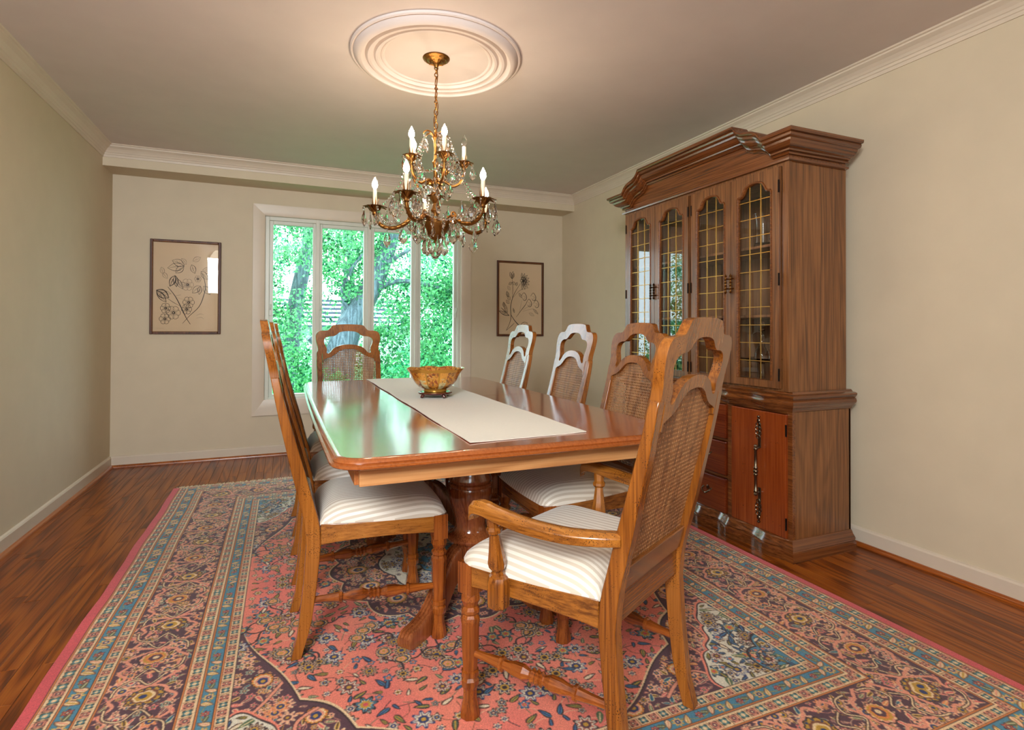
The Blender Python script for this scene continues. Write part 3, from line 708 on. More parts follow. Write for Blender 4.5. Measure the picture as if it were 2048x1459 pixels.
# ------------------------------------------------------------------ china cabinet
cab = empty('china_cabinet', (2.42, 2.56, 0)); tag(cab, 'tall carved walnut china cabinet with brass-grilled glass doors against the right wall', 'china cabinet')
OX, OY = 2.42, 2.56
class CM(MB):      # mesh in world coordinates, moved to the cabinet's frame on build
    def build(s, name, mat, parent, **k):
        base = parent; off = (OX, OY)
        s.v = [(x-off[0], y-off[1], z) for x, y, z in s.v]
        return MB.build(s, name, mat, parent, **k)
UX0, UX1, UY0, UY1, UZ0, UZ1 = 2.215, 2.612, 1.888, 3.237, 0.795, 1.895
LX0, LX1, LY0, LY1 = 2.228, 2.632, 1.880, 3.245
# lower body
for s, ya in ((0, LY0), (1, LY1-.022)): CM().box((LX0+.02, ya, .07), (LX1, ya+.022, .70)).build('lower_side_panel', M['cab_z'], cab, bevel=0.002)
CM().box((LX1-.012, LY0, .07), (LX1, LY1, .70)).build('lower_back_panel', M['cab_dark'], cab)
b = CM(); b.box((LX0, LY0, .07), (LX0+.022, LY0+.026, .71)).box((LX0, LY1-.026, .07), (LX0+.022, LY1, .71))
for ya, yb_ in ((LY0+.026, 2.252), (2.288, 2.842), (2.876, LY1-.026)): b.box((LX0, ya, .07), (LX0+.022, yb_, .092)).box((LX0, ya, .688), (LX0+.022, yb_, .71))
b.box((LX0, 2.252, .07), (LX0+.022, 2.288, .71)).box((LX0, 2.842, .07), (LX0+.022, 2.876, .71))
b.box((LX0, 2.288, .485), (LX0+.02, 2.842, .498)).box((LX0, 2.288, .283), (LX0+.02, 2.842, .296))
b.build('face_frame', M['cab_y'], cab, bevel=0.002)
CM().box((LX0+.03, LY0+.02, .075), (LX1-.012, LY1-.02, .10)).build('cabinet_floor', M['cab_dark'], cab)
# serpentine front mouldings
def serp(y, amp):
    if y < LY0+.02 or y > LY1-.02: return 0
    t = (y-LY0)/(LY1-LY0); return amp*(0.5-0.5*cos(2*pi*t*6))*(1 if .25 < t < .75 else .8)
def ends(m, k):
    n = len(m.mi); m.mi[:k] = [1]*k; m.mi[n-k:] = [1]*k
def girdle(name, prof, y0, y1, xf, xb, amp, mat):
    """prof=[(out,z)]: near return, serpentine front, far return"""
    path = [((xb, y0), (0, -1))]
    ys = np.linspace(y0, y1, 81)
    rings = []
    rings.append([(xb, y0-o, z) for o, z in prof])
    rings.append([(xf-o, y0-o, z) for o, z in prof])
    for y in ys[1:-1]: rings.append([(xf-o-serp(y, amp), y, z) for o, z in prof])
    rings.append([(xf-o, y1+o, z) for o, z in prof]); rings.append([(xb, y1+o, z) for o, z in prof])
    m = CM(); m.loft(rings, closed=False, caps=False); ends(m, len(prof)-1)
    zt = prof[-1][1]; ring = [r[-1] for r in rings]; m.add(ring, [tuple(range(len(ring)))])
    zb = [r[0] for r in rings]; m.add(zb, [tuple(range(len(zb)-1, -1, -1))])
    m.add([rings[0][k] for k in range(len(prof))]+[rings[-1][k] for k in range(len(prof))], [(k, k+1, k+1+len(prof), k+len(prof)) for k in range(len(prof)-1)])
    return m.build(name, [mat, M['cab_mould_x']], cab, smooth=35)
girdle('base_moulding', [(.030,.0),(.030,.045),(.024,.048),(.022,.054),(.026,.058),(.020,.068),(.012,.078),(.008,.088),(.004,.094),(.0,.096),(-.02,.096)], LY0, LY1, LX0, LX1, .034, M['cab_mould'])
girdle('waist_moulding', [(-.02,.700),(.006,.702),(.010,.712),(.018,.722),(.030,.732),(.033,.740),(.030,.752),(.024,.756),(.028,.762),(.035,.770),(.035,.780),(.026,.784),(.012,.786),(.004,.796),(-.02,.797)], LY0, LY1, LX0, LX1, .024, M['cab_mould'])
# drawers and lower doors
for z0, z1 in ((.500, .686), (.299, .482), (.094, .281)):
    d = CM().box((LX0-.014, 2.292, z0), (LX0+.016, 2.838, z1)).build('drawer', M['cab_draw'], cab, bevel=0.005)
    for py in (2.42, 2.71):
        zc = (z0+z1)/2+.02; h = CM(); h.lathe([(.0,0),(.012,.001),(.012,.004),(.006,.006)], 10, (0, 0, 0))
        h.v = [(LX0-.014-z, py+x, zc+y) for x, y, z in h.v]
        h.tube(crom([(LX0-.018, py-.030, zc), (LX0-.036, py-.028, zc-.012), (LX0-.040, py, zc-.028), (LX0-.036, py+.028, zc-.012), (LX0-.018, py+.030, zc)], 4), .004, 6)
        h.build('drawer_pull', M['pewter'], d, smooth=50)
def strap(y, parent):
    h = CM(); x = LX0-.018
    def leaf(zc, sgn):
        for i in range(5):
            z = zc+sgn*(.018+i*.020); w = [.010, .016, .017, .013, .006][i]
            for s in (-1, 1):
                h.tube(crom([(x+.002, y, z-.012*sgn), (x-.004, y+s*w, z-.004*sgn), (x-.004, y+s*w*.9, z+.008*sgn), (x, y+s*w*.2, z+.012*sgn)], 3), .0028, 6)
        h.tube([(x+.002, y, zc), (x+.001, y, zc+sgn*.11)], .005, 6)
        h.lathe([(0, -.008), (.007, -.004), (.008, 0), (.007, .004), (0, .008)], 8, (x-.002, y, zc+sgn*.120))
    leaf(.535, 1); leaf(.250, -1)
    h.tube([(x+.003, y, .50), (x+.003, y, .56)], .010, 6, flat=(1, .4)); h.tube([(x+.003, y, .225), (x+.003, y, .30)], .010, 6, flat=(1, .4))
    xr = x-.022
    h.lathe([(0, .262), (.007, .264), (.010, .270), (.006, .276), (.010, .281), (.010, .287), (.0065, .291), (.0065, .360), (.010, .364), (.010, .370), (.007, .374), (.012, .381), (.012, .387), (.007, .392), (.010, .398), (.010, .403), (.0065, .407), (.0065, .488), (.010, .492), (.010, .498), (.006, .503), (.010, .509), (.007, .516), (0, .518)], 14, (xr, y, 0))
    for z in (.278, .500): h.tube([(x+.002, y, z), (xr, y, z)], .005, 8)
    h.build('strap_handle', M['pewter'], parent, smooth=45)
for y0, y1, hy_ in ((1.905, 2.250, 2.060), (2.878, 3.220, 3.065)):
    d = CM().box((LX0-.013, y0, .094), (LX0+.016, y1, .686)).build('lower_door', M['cab_door'], cab, bevel=0.004)
    strap(hy_, d)
    ye = y0-.002 if y0 < 2.5 else y1+.002
    for z in (.165, .610): CM().lathe([(.0045, -.028), (.0045, .028)], 8, (LX0-.014, ye, z)).build('hinge', M['iron'], d, smooth=40)
# upper body
for ya in (UY0, UY1-.020): CM().box((UX0+.018, ya, UZ0), (UX1, ya+.020, UZ1)).build('upper_side_panel', M['cab_z'], cab, bevel=0.0015)
CM().box((UX1-.010, UY0+.02, UZ0), (UX1, UY1-.02, UZ1)).build('upper_back_panel', M['cab_dark'], cab)
CM().box((UX0+.02, UY0+.02, UZ0), (UX1-.01, UY1-.02, UZ0+.014)).build('display_floor', M['cab_dark'], cab)
CM().box((UX0+.02, UY0+.02, UZ1-.016), (UX1-.01, UY1-.02, UZ1)).build('display_roof', M['cab_dark'], cab)
for z in (1.155, 1.512): CM().box((UX0+.045, UY0+.02, z), (UX1-.01, UY1-.02, z+.014)).build('shelf', M['cab_dark'], cab, bevel=0.002)
b = CM(); b.box((UX0, UY0, UZ0), (UX0+.022, UY0+.038, UZ1+.008)).box((UX0, UY1-.038, UZ0), (UX0+.022, UY1, UZ1+.008))
b.box((UX0, UY0+.038, UZ1-.012), (UX0+.022, UY1-.038, UZ1+.008)).box((UX0, UY0+.038, UZ0), (UX0+.022, UY1-.038, UZ0+.012)).box((UX0, 2.543, UZ0+.012), (UX0+.022, 2.567, UZ1-.012))
b.build('upper_face_frame', M['cab_z'], cab, bevel=0.002)
doors = [(1.929, 2.233, 'n'), (2.236, 2.541, 'f'), (2.569, 2.882, 'n'), (2.885, 3.197, 'f')]
dz0, dz1 = .808, 1.880
for y0, y1, hs in doors:
    gy0, gy1 = y0+.047, y1-.047; gw = gy1-gy0; gm = (gy0+gy1)/2
    arch = [(gy0, .846), (gy1, .846), (gy1, 1.772), (gy1-.003, 1.776), (gy1-.020, 1.778)]+crom([(gy1-.020, 1.778), (gy1-.030, 1.786), (gy1-.044, 1.810), (gy1-.062, 1.826), (gm, 1.834), (gy0+.062, 1.826), (gy0+.044, 1.810), (gy0+.030, 1.786), (gy0+.020, 1.778)], 4)[1:]+[(gy0+.003, 1.776), (gy0, 1.772)]
    dx0, dx1 = UX0-.018, UX0+.002
    mp = lambda a, c, sd: ((dx0 if sd == 0 else dx1)-OX, a-OY, c)
    d = plate('glass_door', [(y0, dz0), (y1, dz0), (y1, dz1), (y0, dz1)], [arch], 0, 0, M['cab_z'], cab, smooth=40, bevel=0.003, mapper=mp)
    # inner bead following the opening
    bead = CM(); pts = arch; cen = (gm, 1.3); rings = []
    m_ = len(pts)
    for i, p_ in enumerate(pts):
        q0, q1 = pts[(i-1) % m_], pts[(i+1) % m_]; t = Vector((q1[0]-q0[0], q1[1]-q0[1])).normalized(); nrm = Vector((-t.y, t.x))
        rings.append([(dx0-.004+dx, p_[0]+nrm.x*k, p_[1]+nrm.y*k) for k, dx in ((-.010, .006), (-.006, 0), (.001, .0), (.005, .005), (.006, .014), (-.010, .014))])
    rings.append(rings[0]); bead.loft(rings, caps=False); bead.build('door_bead', M['cab_y'], d, smooth=40)
    CM().box((dx0+.012, gy0-.004, .842), (dx0+.0145, gy1+.004, 1.838)).build('glass', M['cabglass'], d)
    def ztop(y):
        e = min(y-gy0, gy1-y); return float(np.interp(e, [0, .020, .030, .044, .062, .11], [1.772, 1.778, 1.786, 1.810, 1.826, 1.834]))
    bx0, bx1 = dx0+.0092, dx0+.0116
    for k in (1, 2):
        yb = gy0+gw*k/3; CM().box((bx0, yb-.0016, .846), (bx1, yb+.0016, ztop(yb)+.002)).build('grille_bar', M['came'], d)
    for k in range(10):
        zz = .936+k*.0902; CM().box((bx0-.002, gy0, zz-.0016), (bx1-.002, gy1, zz+.0016)).build('grille_bar', M['came'], d)
    ye = y0-.001 if hs == 'n' else y1+.001
    for z in (.875, 1.335, 1.785): CM().lathe([(.0045, -.030), (.0045, .030)], 8, (dx0-.001, ye, z)).build('hinge', M['iron'], d, smooth=40)
    yp = y1-.016 if hs == 'n' else y0+.016
    h = CM(); prp = [(0, -.052)]
    for k in range(6): prp += [(.004, -.050+k*.017), (.0085, -.044+k*.017), (.004, -.038+k*.017)]
    prp += [(0, .054)]
    h.lathe(prp, 10, (dx0-.020, yp, 1.335))
    for z in (1.310, 1.362): h.tube([(dx0+.001, yp, z), (dx0-.020, yp, z)], .004, 6)
    h.build('door_pull', M['brass'] if y0 < 2.5 else M['bronze'], d, smooth=50)
# frieze board and sweeping cornice
def crise(y):
    pts = [(0, 0), (1.975, 0), (1.985, .012), (2.000, .030), (2.025, .046), (2.060, .056), (2.095, .064), (2.122, .076), (2.140, .092), (2.150, .108), (2.153, .114)]
    yy = y if y < OYC else 2*OYC-y
    return float(np.interp(yy, [p_[0] for p_ in pts], [p_[1] for p_ in pts]))
OYC = (UY0+UY1)/2
cp = [(.002, 1.897), (.015, 1.900), (.017, 1.909), (.004, 1.915), (.002, 1.926), (.013, 1.928), (.018, 1.934), (.013, 1.941), (.022, 1.943), (.024, 1.950), (.034, 1.953), (.050, 1.962), (.061, 1.974), (.064, 1.984), (.072, 1.985), (.080, 1.990), (.083, 1.999), (.080, 2.004), (.090, 2.006), (.094, 2.012), (.094, 2.022), (.088, 2.025)]
# lower astragal stays level, the crown part rises
lowp, upp = cp[:4], cp[4:]
def frontrings(prof, rise):
    rs = [[(UX1, UY0-o, z) for o, z in prof], [(UX0-o, UY0-o, z) for o, z in prof]]
    ys = [UY0+.02]+list(np.linspace(1.972, 2.156, 34))+[OYC]; ys = ys+[2*OYC-y for y in reversed(ys[:-1])]
    for y in ys: rs.append([(UX0-o, y, z+(crise(y) if rise else 0)) for o, z in prof])
    rs += [[(UX0-o, UY1+o, z) for o, z in prof], [(UX1, UY1+o, z) for o, z in prof]]
    return rs
m = CM(); rs = frontrings(lowp, False); m.loft(rs, closed=False, caps=False); ends(m, len(lowp)-1); m.build('cornice_bead', [M['cab_mould'], M['cab_mould_x']], cab, smooth=30)
m = CM(); rs = frontrings(upp, True)
rs2 = [r+[(r[-1][0]+.10 if 1 < i < len(rs)-2 else r[-1][0]+(.10 if i in (1, len(rs)-2) else 0), r[-1][1]+(.10 if i <= 1 else (-.10 if i >= len(rs)-2 else 0)), r[-1][2])] for i, r in enumerate(rs)]
m.loft(rs2, closed=False, caps=False); ends(m, len(upp)); m.build('cornice', [M['cab_mould'], M['cab_mould_x']], cab, smooth=25)
m = CM(); fy = [UY0]+list(np.linspace(1.972, 2.156, 30))+[OYC]; fy = fy+[2*OYC-y for y in reversed(fy[:-1])]
pts = [(UY0, UZ1+.009), (UY1, UZ1+.009)]+[(y, 1.955+crise(y)) for y in reversed(fy)]
mp = lambda a, c, sd: ((UX0 if sd == 0 else UX0+.02)-OX, a-OY, c)
plate('frieze_board', pts, [], 0, 0, M['cab_y'], cab, smooth=30, mapper=mp)
for y in (UY0, UY1-.02): CM().box((UX0+.02, y, UZ1), (UX1, y+.02, 2.0)).build('frieze_side', M['cab_y'], cab)
CM().box((UX0+.02, UY0-.05, 1.990), (UX1, UY1+.05, 2.005)).build('cornice_lid', M['cab_dark'], cab)

# glassware in the cabinet
def lathe_thing(name, prof, loc, label, cat, n=28, mat='glassware', extra=None):
    mb = MB(); mb.lathe(prof, n, caps=False); o = mb.build(name, M[mat], smooth=35, loc=loc); tag(o, label, cat); return o
t = empty('glass_pitcher', (2.38, 2.19, 1.527)); tag(t, 'clear cut-glass pitcher on the upper shelf behind the nearest cabinet door', 'pitcher')
MB().lathe([(0,.0),(.046,.0),(.050,.006),(.044,.03),(.040,.09),(.042,.15),(.050,.190),(.0475,.190),(.039,.15),(.037,.09),(.040,.03),(.0,.010)], 24, caps=False).build('body', M['glassware'], t, smooth=30)
MB().tube(crom([(0, -.048, .175), (0, -.085, .180), (0, -.100, .14), (0, -.080, .07), (0, -.044, .045)], 5), .006, 8).build('handle', M['glassware'], t, smooth=50)
t = empty('tray_dish', (2.38, 2.20, UZ0+.016)); tag(t, 'round glass pedestal dish with a decanter on it behind the nearest cabinet door', 'dish')
MB().lathe([(0,0),(.050,0),(.048,.006),(.012,.016),(.010,.09),(.016,.104),(.085,.112),(.112,.124),(.116,.130),(.084,.120),(0,.112)], 36, caps=False).build('plate', M['glassware'], t, smooth=30)
o = lathe_thing('glass_decanter', [(0,0),(.034,0),(.040,.012),(.036,.045),(.018,.075),(.012,.11),(.011,.15),(.016,.165),(.013,.168),(.009,.172),(.016,.19),(.012,.21),(0,.214)], (2.38, 2.20, UZ0+.016+.1150), 'slim clear crystal decanter with stopper on the glass dish in the cabinet', 'decanter')
lathe_thing('goblet', [(0,0),(.030,0),(.028,.004),(.005,.012),(.005,.06),(.030,.085),(.036,.12),(.033,.15),(.031,.15),(.034,.12),(.028,.088),(0,.075)], (2.36, 2.86, UZ0+.016), 'clear stemmed goblet on the cabinet floor seen through the second door from the left', 'goblet')
lathe_thing('sugar_bowl', [(0,0),(.030,0),(.034,.01),(.050,.04),(.052,.07),(.046,.085),(.044,.085),(.048,.07),(.046,.04),(0,.012)], (2.33, 2.74, UZ0+.016), 'small round glass bowl on the cabinet floor beside the clear goblet', 'bowl')
lathe_thing('serving_dish', [(0,0),(.04,0),(.045,.01),(.085,.03),(.10,.045),(.097,.046),(.08,.033),(0,.012)], (2.40, 3.00, UZ0+.016), 'wide silver serving dish on the cabinet floor behind the leftmost cabinet door', 'dish', mat='pewter')
# ------------------------------------------------------------------ chandelier
ch = empty('chandelier', (CX-.008, CY, 0)); tag(ch, 'two-tier antique brass chandelier with candle bulbs and crystal drops over the table', 'chandelier')
ch.location = (0.690, 2.640, H)
def Z(z): return z-H
b = MB(); pr = [(0, Z(2.384)), (.008, Z(2.386)), (.011, Z(2.396)), (.017, Z(2.406)), (.026, Z(2.413)), (.030, Z(2.411)), (.034, Z(2.416)), (.044, Z(2.420)), (.048, Z(2.418)), (.054, Z(2.424)), (.064, Z(2.427)), (.067, Z(2.4315)), (.064, Z(2.4325))]
b.lathe(pr, 40, fn=lambda a, z: 1+.10*abs(sin(7*a)) if z < Z(2.425) else 1); b.build('canopy', M['brass'], ch, smooth=30)
zc = 2.392
links = [(.009, .018), (.007, .020), (.008, .020), (.019, .058), (.007, .012), (.019, .060), (.007, .014), (.010, .034), (.009, .034), (.010, .036), (.009, .036), (.010, .034)]
for i, (w, l) in enumerate(links):
    pts = [(cos(2*pi*k/12)*w, 0, Z(zc-l/2)+sin(2*pi*k/12)*l/2) for k in range(13)] if w < .012 else [(cos(2*pi*k/12)*w*(abs(cos(2*pi*k/12))), 0, Z(zc-l/2)+sin(2*pi*k/12)*l/2) for k in range(13)]
    if w >= .012: pts = [(sx*w*(1-abs(t))**.8, 0, Z(zc-l/2)+t*l/2) for sx, t in [(1, -1), (1, -.6), (1, -.2), (1, 0), (1, .2), (1, .6), (1, 1), (-1, .6), (-1, .2), (-1, 0), (-1, -.2), (-1, -.6), (-1, -1)]]
    if i % 2: pts = [(y, x, z) for x, y, z in pts]
    MB().tube(pts, .0027, 6, caps=False).build('chain_link', M['brass'], ch, smooth=60); zc -= l-.003
MB().tube(crom([(.004, .002, Z(2.395)), (.008, .003, Z(2.34)), (-.002, .004, Z(2.26)), (.010, -.002, Z(2.19)), (-.010, .002, Z(2.13)), (-.002, 0, Z(2.07))], 5), .0022, 6).build('cord', M['brass'], ch, smooth=60)
b = MB(); pr = [(0,1.512),(.006,1.514),(.010,1.520),(.006,1.527),(.020,1.535),(.040,1.552),(.060,1.580),(.070,1.602),(.072,1.612),(.060,1.618),(.030,1.622),(.016,1.630),(.014,1.655),(.020,1.665),(.024,1.675),(.016,1.690),(.012,1.71),(.022,1.730),(.028,1.745),(.020,1.765),(.012,1.775),(.014,1.79),(.034,1.800),(.036,1.808),(.016,1.818),(.010,1.85),(.013,1.90),(.018,1.915),(.010,1.93),(.008,1.98),(.012,2.02),(.020,2.035),(.010,2.05),(.005,2.075),(0,2.078)]
b.lathe([(r, Z(z)) for r, z in pr], 32, fn=lambda a, z: 1+.10*abs(sin(6*a)) if (Z(1.53) < z < Z(1.615) or Z(1.72) < z < Z(1.76)) else 1); b.build('column', M['brass'], ch, smooth=40)
def leafplate(mb, cx_, cy_, z, r0, r1, n, droop, tilt=0.0, th=.0012):
    for k in range(n):
        a = 2*pi*k/n+.3; ca, sa = cos(a), sin(a)
        pts = []
        for t in (0, .35, .7, 1):
            r = r0+(r1-r0)*t; w = (r1-r0)*.30*sin(pi*min(.98, t*.8+.18)); zz = z+tilt*t-droop*t*t
            pts.append([(cx_+r*ca-w*sa, cy_+r*sa+w*ca, zz), (cx_+r*ca, cy_+r*sa, zz-.003), (cx_+r*ca+w*sa, cy_+r*sa-w*ca, zz), (cx_+r*ca, cy_+r*sa, zz-.003-th)])
        mb.loft(pts)
bulbm = MB().lathe([(.006,0),(.007,.004),(.0125,.012),(.0145,.022),(.012,.036),(.006,.048),(.0018,.058),(0,.060)], 16)
def arm_set(R, n, ph, zcup, base, tier):
    for k in range(n):
        a = radians(ph+360*k/n); ca, sa = cos(a), sin(a)
        P = [(r*ca, r*sa, Z(z)) for r, z in base]
        path = crom(P, 5); m_ = len(path)
        s = MB(); r0, r1 = (.0115, .0085) if tier == 0 else (.0065, .0055)
        s.tube(path, [r0+(r1-r0)*i/m_+.0012*(i % 2) for i in range(m_)], 8)
        if tier == 0:
            # scrolled leaf on the arm
            q = path[m_//3]; s.tube(crom([q, (q[0]*.92, q[1]*.92, q[2]+.028), (q[0]*.80, q[1]*.80, q[2]+.034), (q[0]*.76, q[1]*.76, q[2]+.018), (q[0]*.84, q[1]*.84, q[2]+.010)], 4), [.0065-.0002*i for i in range(17)], 7)
            for i in range(4, m_-2, 3):
                c = path[i]; s.lathe([(0, -.004), (.0145, -.001), (.0155, .002), (0, .006)], 6, c)
        s.build('arm', M['brass'], ch, smooth=50)
        x, y = R*ca, R*sa; sc = 1.22 if tier == 0 else .92
        c = MB(); c.lathe([(.006*sc, Z(zcup-.040)), (.010*sc, Z(zcup-.034)), (.008*sc, Z(zcup-.028)), (.013*sc, Z(zcup-.016)), (.021*sc, Z(zcup-.003)), (.032*sc, Z(zcup+.006)), (.014*sc, Z(zcup+.005))], 24, (x, y, 0), fn=lambda a_, z_: 1+.14*abs(sin(4*a_)))
        leafplate(c, x, y, Z(zcup+.005), .010*sc, .052*sc, 8, .010, .004)
        leafplate(c, x, y, Z(zcup+.006), .009*sc, .018*sc, 7, -.040*sc)
        leafplate(c, x, y, Z(zcup-.020), .008*sc, .030*sc, 7, -.020*sc)
        c.build('candle_cup', M['brass'], ch, smooth=50)
        lit = not (tier == 1 and k == 1)
        cn = MB().lathe([(.0098, Z(zcup+.010)), (.0098, Z(zcup+.088 if tier == 0 else zcup+.082)), (.007, Z(zcup+.090 if tier == 0 else zcup+.084))], 14, (x, y, 0)).build('candle', M['candle'], ch, smooth=40)
        bo = bpy.data.objects.new('bulb', None)
        bm_ = MB(); bm_.v = [(p[0]+x, p[1]+y, p[2]+Z(zcup+.0895 if tier == 0 else zcup+.0835)) for p in bulbm.v]; bm_.f = list(bulbm.f); bm_.mi = list(bulbm.mi)
        bm_.build('bulb', M['bulb'] if lit else M['clearbulb'], cn, smooth=60)
        cups.append((x, y, zcup, sc))
cups = []
arm_set(.300, 5, 14, 1.690, [(.055,1.600),(.090,1.630),(.125,1.628),(.160,1.604),(.205,1.588),(.250,1.592),(.285,1.618),(.300,1.660)], 0)
arm_set(.140, 5, -88+0, 1.916, [(.012,1.800),(.035,1.822),(.060,1.812),(.085,1.798),(.115,1.812),(.135,1.845),(.140,1.885)], 1)
# top crown of leaf scrolls
b = MB()
for k in range(6):
    a = radians(60*k+10); ca, sa = cos(a), sin(a)
    b.tube(crom([(.008*ca, .008*sa, Z(2.04)), (.028*ca, .028*sa, Z(2.062)), (.050*ca, .050*sa, Z(2.064)), (.066*ca, .066*sa, Z(2.050)), (.060*ca, .060*sa, Z(2.042))], 4), [.005-.00015*i for i in range(17)], 7)
b.build('crown_leaves', M['brass'], ch, smooth=50)
b = MB(); leafplate(b, 0, 0, Z(1.612), .03, .088, 10, .012, .012); leafplate(b, 0, 0, Z(1.75), .018, .05, 8, .012, .006); b.build('bowl_leaves', M['brass'], ch, smooth=50)
# crystals: shared pendant meshes
def gem(L, w, flat=.45, n=8):
    m = MB(); rings = []
    for t, r in ((0, .10), (.10, .34), (.32, .72), (.60, 1.0), (.80, .72), (1.0, .06)):
        ph = pi/n*(1 if int(t*10) % 2 else 0); rings.append([(w*r*cos(2*pi*k/n+ph), w*flat*r*sin(2*pi*k/n+ph), -L*t) for k in range(n)])
    m.loft(rings); m.lathe([(0, .008), (.003, .006), (.0035, .003), (.0015, 0), (0, 0)], 6, (0, 0, .001)); m.lathe([(0,.022),(.0038,.019),(.005,.014),(.0038,.010),(0,.008)], 8, (0, 0, 0)); return m
gA = gem(.078, .0245, .38).build('crystal_drop', M['crystal'], ch); gB = gem(.056, .0120, .7, 6).build('crystal_drop', M['crystal'], ch); gC = gem(.054, .0200, .4).build('crystal_drop', M['crystal'], ch)
used = {gA: 0, gB: 0, gC: 0}
def hang(src, x, y, z, rot):
    o = src if used[src] == 0 else src.copy()
    if used[src]: COL.objects.link(o); o.parent = ch
    used[src] += 1; o.location = (x, y, z); o.rotation_euler.z = rot
for (x, y, zcup, sc) in cups:
    nn = 8 if sc > 1 else 6
    for k in range(nn):
        a = 2*pi*k/nn+random.random(); r = .049*sc; g = (gB if k % 2 else gA) if sc > 1 else (gC if k % 2 else gB)
        hang(g, x+r*cos(a), y+r*sin(a), Z(zcup-.026), a+random.uniform(-.6, .6))
for k in range(12):
    a = 2*pi*k/12+.15; hang(gA if k % 2 else gC, .088*cos(a), .088*sin(a), Z(1.585), a+random.uniform(-.8, .8))
for k in range(8):
    a = 2*pi*k/8; hang(gA, .045*cos(a), .045*sin(a), Z(1.53), a+random.uniform(-.8, .8))
for k in range(5):
    a = radians(14+72*k); hang(gA, .16*cos(a), .16*sin(a), Z(1.585), a+.5); hang(gA, .235*cos(a+.08), .235*sin(a+.08), Z(1.565), a-.5)
    hang(gC, .06*cos(a+.6), .06*sin(a+.6), Z(2.025), a); hang(gC, .06*cos(a+.6), .06*sin(a+.6), Z(1.775), a); hang(gA, .13*cos(a+.55), .13*sin(a+.55), Z(1.705), a)
    hang(gA, .19*cos(a), .19*sin(a), Z(1.665), a+1.0)
for k in range(14):
    a = 2*pi*k/14+.3; hang(gB if k % 2 else gC, .118*cos(a), .118*sin(a), Z(1.620), a)
for k in range(10):
    a = 2*pi*k/10; hang(gC if k % 2 else gB, .075*cos(a), .075*sin(a), Z(1.800), a+.4)
m = MB()
for i, (z0) in enumerate((1.458,)):
    m.lathe([(0, Z(1.434)), (.010, Z(1.437)), (.018, Z(1.445)), (.0225, Z(1.457)), (.018, Z(1.469)), (.010, Z(1.477)), (0, Z(1.480))], 10); m.lathe([(0, Z(1.482)), (.004, Z(1.486)), (.006, Z(1.492)), (.004, Z(1.498)), (0, Z(1.51))], 8)
m.build('crystal_ball', M['crystal'], ch)
def beads(p0, p1, sag, n, r=.0082):
    m = MB()
    for i in range(n):
        t = (i+.5)/n; x = p0[0]+(p1[0]-p0[0])*t; y = p0[1]+(p1[1]-p0[1])*t; z = p0[2]+(p1[2]-p0[2])*t-sag*4*t*(1-t)
        m.lathe([(0, -r), (r*.75, -r*.6), (r, 0), (r*.75, r*.6), (0, r)], 7, (x, y, z))
    m.build('bead_string', M['crystal'], ch)
for k in range(5):
    a = radians(-88+72*k); a2 = radians(-88+72*(k+1)); al = radians(14+72*k); al2 = radians(14+72*(k+1))
    beads((.062*cos(a), .062*sin(a), Z(2.045)), (.125*cos(a), .125*sin(a), Z(1.905)), .012, 10)
    beads((.14*cos(a), .14*sin(a), Z(1.885)), (.14*cos(a2), .14*sin(a2), Z(1.885)), .045, 12)
    beads((.15*cos(al), .15*sin(al), Z(1.86)), (.285*cos(al), .285*sin(al), Z(1.69)), .03, 13)
    beads((.285*cos(al), .285*sin(al), Z(1.675)), (.285*cos(al2), .285*sin(al2), Z(1.675)), .085, 20)

# ------------------------------------------------------------------ framed prints on the far wall
def picture(x0, x1, z0, z1, label, strokes, goldside):
    t = empty('framed_print', (0, YB, 0)); tag(t, label, 'picture')
    w = .022; xm, zm = (x0+x1)/2, (z0+z1)/2
    for (a, c, e, g, n_) in ((x0, z0, x0+w, z1, 'l'), (x1-w, z0, x1, z1, 'r'), (x0+w, z1-w, x1-w, z1, 't'), (x0+w, z0, x1-w, z0+w, 'b')):
        MB().box((a, -.020, c), (e, -.001, g)).build('frame_side', M['frame'], t, bevel=.004)
    # gilded bead inside the frame
    b = MB(); p = .0075
    L = [(x0+w-.004, z0+w, x0+w-.004, z1-w), (x1-w+.004, z0+w, x1-w+.004, z1-w), (x0+w, z0+w-.004, x1-w, z0+w-.004), (x0+w, z1-w+.004, x1-w, z1-w+.004)]
    for (a, c, e, g) in L:
        n_ = int(math.hypot(e-a, g-c)/.011)
        for k in range(n_):
            tt = (k+.5)/n_; b.lathe([(0, -.0035), (.0042, 0), (0, .0035)], 5, (a+(e-a)*tt, -.0215, c+(g-c)*tt))
    b.build('gilt_bead', M['goldframe'], t)
    m = MB(); m.box((x0+w, -.008, z0+w), (x1-w, -.002, z1-w), 0)
    wi_, hi_ = x1-x0-2*w, z1-z0-2*w
    def P(u, v): return (x0+w+wi_*u, z1-w-hi_*v)
    for st in strokes:
        pts, wd, mi = st; wd *= 1.7; pts = crom(pts, 4) if len(pts) > 2 else pts
        V = []; 
        for i, q in enumerate(pts):
            a = P(*pts[max(0, i-1)]); c = P(*pts[min(len(pts)-1, i+1)]); d = Vector((c[0]-a[0], c[1]-a[1])); d = d.normalized() if d.length > 0 else Vector((1, 0))
            tt = i/(len(pts)-1); ww = wd*(1-.55*abs(2*tt-1)); x, z = P(*q)
            V += [(x-d.y*ww, -.0084, z+d.x*ww), (x+d.y*ww, -.0084, z-d.x*ww)]
        m.add(V, [(2*i, 2*i+1, 2*i+3, 2*i+2) for i in range(len(pts)-1)], mi)
    m.build('print', [M['paper'], M['ink'], M['ink2']], t)
    MB().box((x0+w-.003, -.012, z0+w-.003), (x1-w+.003, -.0105, z1-w+.003)).build('glass', M['picglass'], t)
